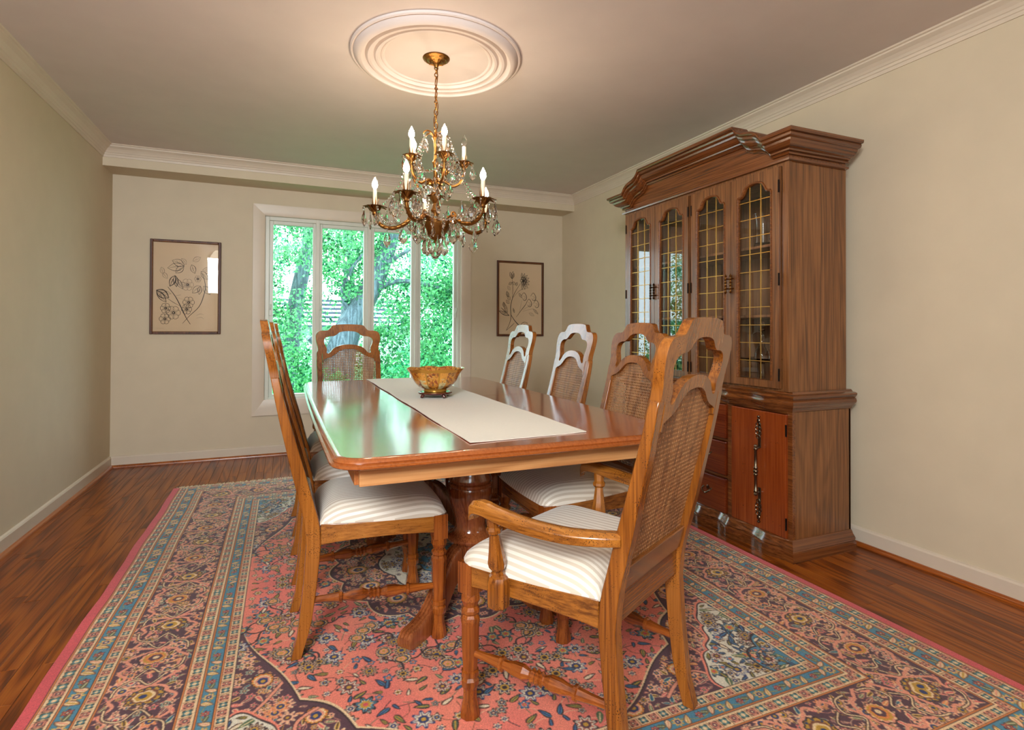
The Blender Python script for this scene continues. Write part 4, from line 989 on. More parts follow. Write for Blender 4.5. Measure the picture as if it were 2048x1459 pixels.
def lf(x, y, ang, L, wd=.30, mi=1, w=.0011):
    ca, sa = cos(ang), sin(ang); q = lambda t, s: (x+(t*L*ca-s*L*wd*sa), y+(t*L*sa+s*L*wd*ca)*.72)
    return [([q(0, 0), q(.3, .8), q(.65, .8), q(1, 0)], w, mi), ([q(0, 0), q(.3, -.8), q(.65, -.8), q(1, 0)], w*1.3, mi), ([q(0, 0), q(.5, .05), q(.95, 0)], w*.7, mi), ([q(.3, 0), q(.5, .5)], w*.6, mi), ([q(.5, 0), q(.7, .45)], w*.6, mi), ([q(.35, 0), q(.55, -.5)], w*.6, mi)]
def ros(x, y, r, mi=1, w=.0010, n=6):
    o = []
    for k in range(n):
        a = 2*pi*k/n; q = lambda t, s: (x+r*(t*cos(a)-s*sin(a)), y+r*(t*sin(a)+s*cos(a))*.72)
        o.append(([q(.15, 0), q(.6, .45), q(1, .25), q(1, -.25), q(.6, -.45), q(.15, 0)], w, mi)); o.append(([q(.1, 0), q(.55, 0)], w*1.6, 1))
    o.append(([(x-r*.2, y), (x, y+r*.12), (x+r*.2, y), (x, y-r*.12), (x-r*.2, y)], w*2.4, 1)); return o
A_ = []
A_ += [([(.22, .50), (.33, .60), (.42, .72), (.50, .84), (.57, .92)], .0022, 1), ([(.45, .91), (.56, .82), (.70, .72), (.77, .60), (.80, .48), (.76, .36), (.73, .33)], .0018, 1), ([(.20, .62), (.30, .67), (.40, .71)], .0011, 1), ([(.34, .60), (.42, .585)], .0010, 1), ([(.36, .62), (.47, .64)], .0008, 2)]
A_ += lf(.47, .25, pi+.35, .20)+lf(.47, .26, pi-.15, .26, .26)+lf(.46, .26, pi-.75, .17)+lf(.50, .24, pi+.9, .12, .3, 2)+lf(.58, .24, 1.2, .15)+lf(.60, .20, -.5, .14, .3, 2)
A_ += lf(.73, .31, .9, .17, .28)+lf(.75, .30, -.25, .15, .2, 2)+lf(.77, .48, .9, .17)+lf(.72, .48, 2.4, .17)+lf(.72, .48, 1.7, .14, .25)+ros(.68, .40, .05, 2)
A_ += lf(.33, .37, 2.0, .19, .25, 1, .0020)+lf(.33, .37, 1.45, .18, .22, 1, .0016)+lf(.34, .40, 1.0, .20, .2, 1)+lf(.36, .45, .3, .22, .16, 2)+lf(.05, .54, .55, .22, .3, 1, .0022)+lf(.05, .54, .9, .24, .2, 1, .0016)+lf(.08, .55, .2, .20, .15, 2)
A_ += ros(.54, .67, .085)+ros(.51, .75, .075)+ros(.19, .74, .075)+ros(.31, .79, .10)+ros(.18, .86, .08)+lf(.12, .28, 1.3, .12, .3, 2)+lf(.14, .34, .9, .12, .3, 2)+ros(.52, .47, .09, 2)
A_ += [([(.05, .965), (.17, .965)], .0006, 2), ([(.80, .978), (.93, .978)], .0006, 2), ([(.66, .82), (.72, .80), (.78, .81)], .0008, 2), ([(.66, .85), (.74, .84), (.78, .86)], .0008, 2)]
picture(-.987, -.484, 1.040, 1.802, 'left framed botanical print with lily-like flowers and leaves in ink, left of the window', A_, 'r')
B_ = [([(.17, .95), (.24, .86), (.28, .76), (.27, .62), (.31, .50), (.38, .40), (.50, .28)], .0022, 1), ([(.31, .50), (.32, .35), (.30, .20)], .0014, 1), ([(.27, .72), (.38, .82), (.52, .90), (.70, .95)], .0028, 1), ([(.05, .63), (.14, .68), (.24, .74)], .0024, 1), ([(.40, .76), (.52, .66), (.62, .58), (.66, .53)], .0018, 1), ([(.45, .74), (.50, .62), (.53, .52)], .0009, 2), ([(.55, .66), (.70, .60), (.78, .56)], .0009, 2), ([(.33, .48), (.45, .40), (.52, .37), (.70, .34)], .0010, 1), ([(.17, .95), (.30, .88), (.36, .84)], .0016, 1), ([(.55, .68), (.80, .64), (.92, .70)], .0010, 2)]
for a_ in range(9): B_ += lf(.55, .25, -1.7+a_*.42, .17, .16, 1, .0012)
B_ += ros(.57, .24, .07, 1, .0016)+lf(.30, .22, -1.9, .14, .22)+lf(.30, .22, -1.4, .15, .22)+lf(.30, .22, -1.1, .12, .22)+lf(.30, .27, .4, .10)+lf(.30, .27, 2.6, .09)+lf(.40, .32, -1.3, .08)+lf(.26, .38, -2.2, .10, .3, 2)
B_ += lf(.22, .48, -1.9, .12, .25, 1, .0016)+lf(.26, .52, -2.2, .11)+lf(.24, .57, -2.4, .10)+lf(.20, .70, -2.0, .22, .14, 1, .0014)+lf(.12, .62, -1.7, .10)+lf(.24, .74, 3.5, .26, .12, 1, .0018)
for (x_, y_) in ((.58, .46), (.80, .46), (.70, .55), (.87, .56)): B_ += [([(x_-.06, y_), (x_, y_-.05), (x_+.06, y_), (x_+.05, y_+.05), (x_, y_+.06), (x_-.03, y_+.03)], .0020, 1), ([(x_-.02, y_), (x_+.03, y_+.01), (x_, y_+.05)], .0012, 2)]
B_ += lf(.80, .64, .7, .16, .14, 1)+lf(.70, .70, .4, .14, .2, 2)+lf(.50, .88, -.3, .18, .25, 1, .0012)+lf(.58, .91, -.2, .16, .25, 1, .0012)+lf(.50, .89, .8, .12, .3, 1)+lf(.36, .70, -1.9, .10, .15, 1)+lf(.46, .42, .9, .12, .2, 1)
picture(1.977, 2.497, 1.019, 1.784, 'right framed botanical print of a seed-pod branch in ink, right of the window', B_, 'l')

# ------------------------------------------------------------------ Persian rug: pattern woven into a colour grid
RX0, RX1, RY0, RY1 = -0.675, 2.095, 0.776, 4.290
PX = 0.002
qw = int(round((RX1-RX0)/2/PX)); qh = int(round((RY1-RY0)/2/PX))
C = {k: np.array(v, np.float32) for k, v in dict(salmon=(222,126,103), rose=(196,74,80), cream=(216,186,144), plum=(78,48,58), blue=(66,122,146), navy=(38,48,96), gold=(180,136,44), green=(74,96,66), pink=(212,138,112), dark=(44,26,28), white=(206,198,178), orange=(206,120,56), teal=(64,128,124), brown=(110,62,40)).items()}
def spr(R, fn):
    n = int(math.ceil(R/PX)); yy, xx = np.mgrid[-n:n+1, -n:n+1].astype(np.float32)*PX
    return fn(xx, yy)
def rosette(R, petals, cols, ph=0.0):
    def f(x, y):
        r = np.hypot(x, y)/R; a = np.arctan2(y, x)+ph; e = .80+.20*np.cos(petals*a)
        out = np.zeros(x.shape+(4,), np.float32)
        def put_(m, c): out[m, :3] = C[c]; out[m, 3] = 1
        put_(r < e, cols[0]); put_(r < e*.86, cols[1]); put_((r < .62*e), cols[2]); put_(r < .38, cols[3]); put_(r < .20, cols[4])
        rad = np.abs(np.sin(petals*a/2)) < .16; put_((r < e*.86) & (r > .38) & rad, cols[0])
        return out
    return spr(R, f)
def leafs(L, wd, ang, cols):
    def f(x, y):
        u = (x*cos(ang)+y*sin(ang))/L+.5; v = (-x*sin(ang)+y*cos(ang))/L+.10*np.sin((x*cos(ang)+y*sin(ang))/L*3)
        out = np.zeros(x.shape+(4,), np.float32); w = wd*np.sqrt(np.clip(u, 0, 1))*np.clip(1-u, 0, 1)*2.1
        m = (np.abs(v) < w) & (u > 0) & (u < 1); out[m, :3] = C[cols[0]]; out[m, 3] = 1
        m = (np.abs(v) < w-.07) & (u > .04) & (u < .95); out[m, :3] = C[cols[1]]
        m = (np.abs(v) < .045) & (u > .1) & (u < .8); out[m, :3] = C[cols[2]]
        return out
    return spr(L*.55, f)
def palmette(R, ang, cols):
    def f(x, y):
        u = (x*cos(ang)+y*sin(ang))/R; v = (-x*sin(ang)+y*cos(ang))/R; out = np.zeros(x.shape+(4,), np.float32)
        def tear(s, k):
            uu = u/s; vv = v/s; a = np.arctan2(vv, uu); rr = np.hypot(uu, vv); return rr < (.62+.30*np.cos(a)*(np.cos(a) > 0)+.10*np.abs(np.cos(k*a)))
        for s, c, k in ((1, 'dark', 7), (.92, cols[0], 7), (.74, cols[1], 7), (.60, cols[2], 3), (.44, cols[3], 3), (.22, cols[4], 2)):
            m = tear(s, k); out[m, :3] = C[c]; out[m, 3] = 1
        rim = tear(.90, 7) & ~tear(.76, 7) & (np.sin(11*np.arctan2(v, u)) > .5); out[rim, :3] = C[cols[4]]
        return out
    return spr(R*1.05, f)
def blit(img, s, u, v, mask=None):
    h, w = s.shape[:2]; i0 = int(v/PX)-h//2; j0 = int(u/PX)-w//2
    a0, b0 = max(0, i0), max(0, j0); a1, b1 = min(img.shape[0], i0+h), min(img.shape[1], j0+w)
    if a0 >= a1 or b0 >= b1: return
    t = s[a0-i0:a1-i0, b0-j0:b1-j0]; m = t[..., 3] > 0
    if mask is not None: m &= mask[a0:a1, b0:b1]
    img[a0:a1, b0:b1][m] = t[..., :3][m]
def curve(img, pts, wd, col, edge=None, mask=None):
    P = np.array(crom(pts, 10)) if len(pts) < 60 else np.array(pts)
    seg = np.hypot(*np.diff(P, axis=0).T); t = np.concatenate([[0], np.cumsum(seg)]); n = max(2, int(t[-1]/(PX*.8)))
    q = np.linspace(0, t[-1], n); X = np.interp(q, t, P[:, 0]); Y = np.interp(q, t, P[:, 1])
    for W_, cc in (((wd+.0035), edge), (wd, col)):
        if cc is None: continue
        k = max(0, int(round(W_/2/PX)))
        for dy in range(-k, k+1):
            for dx in range(-k, k+1):
                if dx*dx+dy*dy > (k+.4)**2: continue
                i = (Y/PX).astype(int)+dy; j = (X/PX).astype(int)+dx
                ok = (i >= 0) & (j >= 0) & (i < img.shape[0]) & (j < img.shape[1]); i, j = i[ok], j[ok]
                if mask is not None: z = mask[i, j]; i, j = i[z], j[z]
                img[i, j] = C[cc]
ros_small = [rosette(r, p, c) for r in (.014, .019) for p, c in ((5, ('dark', 'cream', 'white', 'navy', 'gold')), (6, ('dark', 'white', 'cream', 'gold', 'dark')), (5, ('navy', 'blue', 'cream', 'rose', 'gold')), (6, ('dark', 'white', 'cream', 'navy', 'cream')), (5, ('dark', 'cream', 'blue', 'plum', 'cream')))]
ros_big = [rosette(r, p, c) for r in (.030, .038) for p, c in ((8, ('dark', 'cream', 'navy', 'gold', 'dark')), (7, ('dark', 'blue', 'cream', 'gold', 'rose')), (8, ('navy', 'white', 'cream', 'navy', 'gold')), (10, ('dark', 'cream', 'plum', 'gold', 'navy')), (8, ('dark', 'white', 'pink', 'plum', 'gold')))]
leaf_s = [leafs(L, .26, a, c) for L in (.032, .048) for a in np.linspace(0, 2*pi, 9)[:8] for c in (('dark', 'green', 'gold'), ('dark', 'gold', 'green'), ('dark', 'navy', 'blue'), ('dark', 'cream', 'white'), ('dark', 'blue', 'navy'), ('green', 'green', 'cream'))]
rd_small = [rosette(r, p, c) for r in (.011, .015) for p, c in ((5, ('pink', 'rose', 'cream', 'navy', 'gold')), (6, ('cream', 'pink', 'rose', 'cream', 'dark')), (5, ('pink', 'cream', 'orange', 'navy', 'gold')), (6, ('pink', 'gold', 'cream', 'plum', 'cream')), (5, ('cream', 'teal', 'pink', 'dark', 'cream')))]
rd_big = [rosette(r, p, c) for r in (.021, .028) for p, c in ((8, ('pink', 'orange', 'cream', 'navy', 'gold')), (7, ('cream', 'pink', 'navy', 'cream', 'rose')), (8, ('cream', 'salmon', 'cream', 'navy', 'gold')), (10, ('pink', 'cream', 'plum', 'gold', 'navy')), (8, ('cream', 'pink', 'cream', 'plum', 'gold')))]
leaf_d = [leafs(L, .26, a, c) for L in (.026, .038) for a in np.linspace(0, 2*pi, 9)[:8] for c in (('pink', 'plum', 'cream'), ('cream', 'gold', 'dark'), ('pink', 'green', 'cream'), ('cream', 'pink', 'rose'), ('pink', 'orange', 'cream'), ('cream', 'teal', 'navy'), ('pink', 'rose', 'cream'))]
def sprinkle(img, mask, density, big=.14, seed=0, leafy=.55, dark=False):
    """even scatter of flowers, leaves and short stems inside mask"""
    r = random.Random(seed); h, w = mask.shape; cell = density; pts = []
    for i in range(int(h*PX/cell)+1):
        for j in range(int(w*PX/cell)+1):
            u = (j+.5+r.uniform(-.34, .34))*cell; v = (i+.5+r.uniform(-.34, .34))*cell
            a, c = int(v/PX), int(u/PX)
            if 0 <= a < h and 0 <= c < w and mask[a, c]: pts.append((u, v))
    for (u, v) in pts:                                  # little vines first
        if r.random() < .45:
            an = r.uniform(0, 2*pi); L = cell*r.uniform(.8, 1.6); bd = r.uniform(-.6, .6)
            curve(img, [(u, v), (u+L*.5*cos(an)-bd*L*.4*sin(an), v+L*.5*sin(an)+bd*L*.4*cos(an)), (u+L*cos(an), v+L*sin(an))], .002, r.choice(['pink', 'cream', 'pink', 'gold'] if dark else ['dark', 'green', 'brown', 'cream']), None, mask)
    for (u, v) in pts:
        q = r.random()
        if q < leafy: blit(img, r.choice(leaf_d if dark else leaf_s), u, v, mask)
        elif q < 1-big: blit(img, r.choice(rd_small if dark else ros_small), u, v, mask)
        else: blit(img, r.choice(rd_big if dark else ros_big), u, v, mask)
def border_strip(L):
    """rows: distance d from the rug's side (0 .. .544); columns: distance t from the rug's corner"""
    hN = int(round(.544/PX))+2; wN = int(round(L/PX))+2; im = np.zeros((hN, wN, 3), np.float32); d = (np.arange(hN)+.5)*PX
    def fill(a, b, c): im[(d >= a) & (d < b)] = C[c]
    fill(0, .039, 'rose'); fill(.039, .092, 'cream'); fill(.092, .149, 'blue'); fill(.149, .190, 'cream'); fill(.190, .408, 'plum'); fill(.408, .456, 'cream'); fill(.456, .503, 'blue'); fill(.503, .546, 'cream')
    for a, b in ((.046, .086), (.155, .184), (.415, .449), (.509, .538)):      # guard: alternating lozenge flowers
        c = (a+b)/2; R = (b-a)/2*.98; sp = [rosette(R, 4, ('dark', k1, k2, k3, 'cream'), pi/4) for k1, k2, k3 in (('teal', 'blue', 'cream'), ('pink', 'salmon', 'plum'))]
        n = int(L/.034)
        for k in range(n):
            t = .012+k*.034; fillc = ('pink', 'salmon')[k % 2]
            im[int((c-R*.95)/PX):int((c+R*.95)/PX), int((t-.013)/PX) if t > .013 else 0:int((t+.013)/PX)] = C['pink'] if k % 2 else C['cream']
            blit(im, sp[k % 2], t, c)
            for s in (-1, 1): blit(im, ros_small[1], t+.017, c+s*R*.75) if False else None
        for k in range(n): 
            t = .029+k*.034; j = int(t/PX)
            if j < wN-1: im[int((c-R)/PX):int((c+R)/PX), j:j+1] = C['brown']
    for b_ in (.039, .092, .149, .190, .408, .456, .503, .544):
        k = int(b_/PX); im[k-1:k] = C['dark']; im[k:k+2] = C['orange']; im[k+2:k+3] = C['brown']
    for (a, b) in ((.096, .145), (.461, .499)):                                  # blue vines
        c = (a+b)/2; h = (b-a)/2; n = int(L/.15)+1
        xs = np.linspace(0, L, 400); curve(im, list(zip(xs, c+h*.55*np.sin(xs*2*pi/.15))), .002, 'gold')
        for k in range(n):
            t = .035+k*.15; blit(im, rosette(h*1.0, 8, ('gold', 'cream', 'pink', 'navy', 'cream')), t, c)
            blit(im, leafs(h*2.0, .34, 2.3, ('brown', 'cream', 'gold')), t-.032, c); blit(im, leafs(h*2.0, .34, -.8, ('brown', 'cream', 'pink')), t+.032, c)
            blit(im, rosette(h*.72, 6, ('dark', 'rose', 'orange', 'plum', 'cream')), t+.075, c)
            blit(im, leafs(h*1.5, .34, .6, ('brown', 'green', 'cream')), t+.056, c+h*.3)
    mk = np.zeros((hN, wN), bool); mk[(d > .196) & (d < .402)] = True
    sprinkle(im, mk, .0290, .14, 5, .52, dark=True)
    c = .299; P_ = .42; xs = np.linspace(-.1, L+.1, 900)
    for ph in (0, pi):
        yv = c+.080*np.tanh(2.4*np.sin(xs*2*pi/P_+ph+.7))/math.tanh(2.4)+.011*np.sin(xs*2*pi/.07)
        curve(im, list(zip(xs, yv)), .006, 'pink', 'dark', mk)
    n = int(L/P_)+2
    for k in range(n*2):
        t = .11+k*P_/2; s = 1 if k % 2 else -1
        for q_ in (-1, 1):
            blit(im, rd_big[(k+1) % 10], t+q_*.085, c-s*.045, mk); blit(im, rd_small[(k+4) % 10], t+q_*.06, c+s*.070, mk)
            curve(im, crom([(t+q_*.03, c-s*.085), (t+q_*.075, c-s*.075), (t+q_*.095, c-s*.03), (t+q_*.06, c+s*.005), (t+q_*.10, c+s*.04)], 10), .004, 'cream', 'dark', mk)
        blit(im, palmette(.058, pi/2*s, ('gold', 'brown', 'cream', 'gold', 'navy')) if k % 2 else palmette(.052, pi/2*s, ('pink', 'gold', 'orange', 'plum', 'cream')), t, c, mk)
    return im
img = np.zeros((qh, qw, 3), np.float32)
Ls, Le = (RY1-RY0)/2+.02, (RX1-RX0)/2+.02
ss = border_strip(Ls+.06); se = border_strip(Le+.02)
jj, ii = np.meshgrid(np.arange(qw), np.arange(qh))      # jj: distance from side, ii: from end
ds = jj; de = ii+int(.037/PX)
lim = int(.544/PX)
ms = (ds < lim) & (ds <= de); me_ = (de < lim) & (de < ds)
img[ms] = ss[ds[ms], np.clip(de[ms], 0, ss.shape[1]-1)]; img[me_] = se[de[me_], np.clip(ds[me_], 0, se.shape[1]-1)]
# field
U0, V0 = .544, .507; uu = (jj+.5)*PX; vv = (ii+.5)*PX; fld = (uu > U0) & (vv > V0)
img[fld] = C['salmon']
rs_ = np.random.default_rng(8); lo_ = rs_.normal(0, 1, (qh//60+3, qw//60+3)); yi = np.linspace(0, lo_.shape[0]-1.001, qh); xi = np.linspace(0, lo_.shape[1]-1.001, qw)
y0_, x0_ = yi.astype(int), xi.astype(int); fy_, fx_ = (yi-y0_)[:, None], (xi-x0_)[None]
lf_ = (lo_[y0_][:, x0_]*(1-fy_)+lo_[y0_+1][:, x0_]*fy_)*(1-fx_)+(lo_[y0_][:, x0_+1]*(1-fy_)+lo_[y0_+1][:, x0_+1]*fy_)*fx_
tt_ = np.clip(.20+.26*lf_, 0, 1)[..., None]; base_c = C['salmon']*(1-tt_)+np.array((204, 92, 92), np.float32)*tt_; img[fld] = base_c[fld].astype(np.float32)
sprinkle(img, fld, .046, .20, 11, .50)
du, dv = uu-U0, (vv-V0)*.74; rr = np.hypot(du, dv); aa = np.arctan2(dv, du)
q1 = (np.clip(uu-U0, 0, 9)/.78)**.64+(np.clip(vv-V0, 0, 9)/.98)**.64; wv1 = .07*np.abs(np.sin(6*aa))-.03; e1 = rr/np.maximum(q1, 1e-3)**1.3*(1+wv1)
plumm = fld & (rr < e1); ed = fld & (rr < e1+.010) & ~plumm
img[plumm] = C['plum']; img[ed] = C['cream']; img[fld & (rr < e1+.0035) & (rr > e1+.0)] = C['dark']
ml = fld & (rr < e1-.01); sprinkle(img, ml, .0285, .20, 21, .48, dark=True)
for k, (a_u, a_v) in enumerate(((.62, .03), (.50, .07), (.38, .12), (.27, .22), (.22, .34), (.13, .42), (.08, .56), (.04, .72))):
    blit(img, palmette(.045, .3*k, ('orange', 'cream', 'pink', 'navy', 'gold')) if k % 2 == 0 else rd_big[k % 10], U0+a_u, V0+a_v, ml)
for a0 in (.15, .55, .95, 1.35):
    curve(img, [(U0+.30*cos(a0), V0+.30*sin(a0)), (U0+.36*cos(a0+.12), V0+.38*sin(a0+.12)), (U0+.44*cos(a0), V0+.48*sin(a0)), (U0+.50*cos(a0-.1), V0+.60*sin(a0-.1))], .007, 'pink', 'dark', ml)
e2 = .25+.045*np.abs(np.sin(6*aa))+.02*np.cos(12*aa)+.04*np.cos(4*aa)
m2 = fld & (rr < e2); img[fld & (rr < e2+.012)] = C['salmon']; img[fld & (rr < e2+.004)] = C['dark']; img[m2] = C['white']
m2i = fld & (rr < e2-.006); sprinkle(img, m2i, .030, .12, 33, .58)
e3 = .105+.03*np.abs(np.sin(3*aa)); m3 = fld & (rr < e3); img[fld & (rr < e3+.006)] = C['dark']; img[m3] = C['blue']
blit(img, palmette(.045, pi/4, ('salmon', 'pink', 'cream', 'navy', 'gold')), U0+.075, V0+.075, m3); sprinkle(img, fld & (rr < e3-.006), .024, .1, 4, .6)
# central medallion
mu, mv = (RX1-RX0)/2, (RY1-RY0)/2; du, dv = (mu-uu), (mv-vv)*.86; rr = np.hypot(du, dv); aa = np.arctan2(dv, du)
e4 = .47+.04*np.abs(np.cos(8*aa)); mm = fld & (rr < e4); img[fld & (rr < e4+.010)] = C['cream']; img[fld & (rr < e4+.003)] = C['dark']; img[mm] = C['plum']
sprinkle(img, fld & (rr < e4-.01), .0285, .22, 44, .45, dark=True)
for k in range(5):
    a = k*pi/8; blit(img, palmette(.055, a+pi, ('gold', 'pink', 'cream', 'navy', 'gold')), mu-.39*cos(a), mv-.39*sin(a)/.86, fld)
e5 = .27+.03*np.abs(np.cos(4*aa)); img[fld & (rr < e5+.006)] = C['dark']; m5 = fld & (rr < e5); img[m5] = C['white']; sprinkle(img, fld & (rr < e5-.008), .045, .25, 55, .55)
e6 = .13+.02*np.abs(np.cos(4*aa)); img[fld & (rr < e6+.005)] = C['dark']; img[fld & (rr < e6)] = C['blue']; sprinkle(img, fld & (rr < e6-.01), .03, .2, 66)
# extra sprays on the open salmon field
opn = fld & (np.abs(img-C['salmon']).sum(-1) < 1)
for k in range(46):
    r_ = random.Random(100+k); u = r_.uniform(U0+.08, mu-.05); v = r_.uniform(V0+.35, mv-.05)
    if not opn[min(qh-1, int(v/PX)), min(qw-1, int(u/PX))]: pass
    an = r_.uniform(0, 6.28); f0 = fld & (rr > e4+.02)
    d1 = math.hypot(u-U0, v-V0)
    if d1 < .70 or math.hypot(mu-u, (mv-v)*.86) < .56: continue
    curve(img, [(u, v), (u+.05*cos(an), v+.05*sin(an)), (u+.10*cos(an+.5), v+.10*sin(an+.5)), (u+.15*cos(an+.3), v+.15*sin(an+.3))], .0025, 'dark', None, f0)
    blit(img, palmette(.036, an, ('cream', 'navy', 'gold', 'pink', 'gold')), u, v, f0); blit(img, ros_big[k % 10], u+.15*cos(an+.3), v+.15*sin(an+.3), f0)
full = np.concatenate([img, img[:, ::-1]], 1); full = np.concatenate([full, full[::-1]], 0)
# abrash, wool speckle and a slight softening
H_, W_ = full.shape[:2]
rn = np.random.default_rng(3); sp_ = rn.normal(0, 1, (H_, W_, 1)).astype(np.float32)
rowv = np.cumsum(rn.normal(0, .003, (H_, 1, 1)), 0).astype(np.float32); rowv = np.clip(rowv-rowv.mean(), -.06, .06)
f2 = (full*2+np.roll(full, 1, 0)+np.roll(full, -1, 0)+np.roll(full, 1, 1)+np.roll(full, -1, 1))/6
f2 = np.clip(f2/255*(1+.06*sp_+rowv), 0, 1)
pxl = np.ones((H_, W_, 4), np.float32); pxl[..., :3] = f2
im = bpy.data.images.new('rug_pattern', W_, H_, alpha=False); im.colorspace_settings.name = 'sRGB'; im.pixels.foreach_set(pxl.ravel()); im.update(); im.pack()
n = N('wool_rug'); tc = n.new('ShaderNodeTexCoord'); ti = n.new('ShaderNodeTexImage'); ti.image = im; ti.interpolation = 'Linear'; n.l(tc.outputs['UV'], ti.inputs[0])
pile = n.noise(n.coord(), 700, 2); hs = n.new('ShaderNodeHueSaturation'); hs.inputs['Saturation'].default_value = 1.0; hs.inputs['Value'].default_value = 0.98; n.l(ti.outputs[0], hs.inputs['Color'])
M['rug'] = n.bsdf(hs.outputs[0], 0.85, bump=pile, bstr=0.35, bdist=0.002, sheen=0.15, spec=0.25)
rug = empty('persian_rug', ((RX0+RX1)/2, (RY0+RY1)/2, 0)); tag(rug, 'large salmon and navy Persian rug with floral borders lying under the dining table', 'rug')
rw, rh = (RX1-RX0)/2, (RY1-RY0)/2
mb = MB(); nx, ny_ = 40, 60; V = []
def wob(v): return .003*sin(v*7)+.0015*sin(v*17+1)
for j in range(ny_+1):
    for i in range(nx+1):
        u, v = i/nx, j/ny_; sx = -1+2*u; ex = wob(v*3.5)*max(0, -sx)**6
        V.append((-rw+2*rw*u+ex, -rh+2*rh*v, ZR-.0005+.0006*mnoise.noise((u*14, v*18, 0)) if 0 < i < nx and 0 < j < ny_ else ZR-.003))
F = [(j*(nx+1)+i, j*(nx+1)+i+1, (j+1)*(nx+1)+i+1, (j+1)*(nx+1)+i) for j in range(ny_) for i in range(nx)]
mb.add(V, F); k0 = len(V); rim = [i for i in range(nx+1)]+[j*(nx+1)+nx for j in range(1, ny_+1)]+[ny_*(nx+1)+i for i in range(nx-1, -1, -1)]+[j*(nx+1) for j in range(ny_-1, 0, -1)]
mb.v += [(V[i][0], V[i][1], 0.0005) for i in rim]
for a in range(len(rim)): a2 = (a+1) % len(rim); mb.f.append((rim[a], k0+a, k0+a2, rim[a2])); mb.mi.append(0)
ro = mb.build('woven_field', M['rug'], rug, smooth=60)
uvl = ro.data.uv_layers.new(name='UVMap'); co = np.empty(len(ro.data.vertices)*3, np.float32); ro.data.vertices.foreach_get('co', co); co = co.reshape(-1, 3)
li = np.empty(len(ro.data.loops), np.int32); ro.data.loops.foreach_get('vertex_index', li)
base_u = np.array([[i/nx, j/ny_] for j in range(ny_+1) for i in range(nx+1)]+[[(V[i][0]+rw)/(2*rw), (V[i][1]+rh)/(2*rh)] for i in rim], np.float32)
uvl.data.foreach_set('uv', base_u[li].ravel())
M['fringe'] = plain('rug_fringe', srgb(222, 206, 176), 0.9)
for s in (1, -1):
    m = MB(); x = -rw+.02
    while x < rw-.02:
        L = random.uniform(.030, .060); dx = random.uniform(-.012, .012)
        m.tube([(x, s*(rh-.004), .006), (x+dx*.4, s*(rh+L*.5), .004), (x+dx, s*(rh+L), .0022)], [.0022, .0020, .0012], 4); x += random.uniform(.0035, .0065)
    fo = m.build('fringe', M['fringe'], rug); fo['kind'] = 'stuff'

# ------------------------------------------------------------------ garden beyond the window
g = MB(); gn = 30
V = [(-16+34*i/gn, YB+.4+28*j/gn, -0.55+.10*mnoise.noise((i*.4, j*.4, 0))) for j in range(gn+1) for i in range(gn+1)]
g.add(V, [(j*(gn+1)+i, j*(gn+1)+i+1, (j+1)*(gn+1)+i+1, (j+1)*(gn+1)+i) for j in range(gn) for i in range(gn)])
o = g.build('lawn', M['lawn'], smooth=60); o['kind'] = 'structure'
def leaves(mb, c, rad, n, size, seed, shell=.35, squash=1.0):
    n = int(n*2.1); size = size*.54
    rg = np.random.default_rng(seed); d = rg.normal(size=(n, 3)); d /= np.linalg.norm(d, axis=1)[:, None]
    # break the crown into clumps
    k = max(6, n//140); cc = rg.normal(size=(k, 3)); cc /= np.linalg.norm(cc, axis=1)[:, None]; cc *= (shell+(1-shell)*rg.random((k, 1)))**.6
    w = rg.integers(0, k, n); p = cc[w]+d*(rg.random((n, 1))**.5)*(.24+.22*rg.random((k, 1))[w])
    p = p*np.array(rad)*np.array([1, 1, squash])+np.array(c)
    a = rg.normal(size=(n, 3)); a /= np.linalg.norm(a, axis=1)[:, None]; b_ = np.cross(a, rg.normal(size=(n, 3))); b_ /= np.linalg.norm(b_, axis=1)[:, None]
    s = size*(.6+.8*rg.random((n, 1))); q = np.stack([p-a*s, p+b_*s*.55, p+a*s, p-b_*s*.55], 1)
    o_ = len(mb.v); mb.v.extend(map(tuple, q.reshape(-1, 3).tolist())); mb.f.extend([(o_+4*i, o_+4*i+1, o_+4*i+2, o_+4*i+3) for i in range(n)]); mb.mi.extend([0]*n)
def fast_leaf_obj(name, mb, mat, parent):
    me = bpy.data.meshes.new(name); me.from_pydata(mb.v, [], mb.f); me.materials.append(mat); o = bpy.data.objects.new(name, me); COL.objects.link(o); o.parent = parent; o['kind'] = 'stuff'; return o
def tree(name, base, trunk, crown, label, mat, size, seed, branches=()):
    t = empty(name, base); tag(t, label, 'tree', None)
    loc = lambda p: (p[0]-base[0], p[1]-base[1], p[2]-base[2])
    m = MB()
    pts = crom([loc(p[:3]) for p in trunk], 5); rads = np.interp(np.linspace(0, 1, len(pts)), np.linspace(0, 1, len(trunk)), [p[3] for p in trunk])
    m.tube(pts, list(rads), 12); m.build('trunk', M['bark'], t, smooth=60)
    for br in branches:
        m = MB(); pts = crom([loc(p[:3]) for p in br], 4); rads = np.interp(np.linspace(0, 1, len(pts)), np.linspace(0, 1, len(br)), [p[3] for p in br]); m.tube(pts, list(rads), 8); m.build('branch', M['bark'], t, smooth=60)
    m = MB()
    for i, (c, rad, n_) in enumerate(crown): leaves(m, loc(c), rad, n_, size, seed+i)
    fast_leaf_obj('foliage', m, mat, t); return t
G0 = -0.55
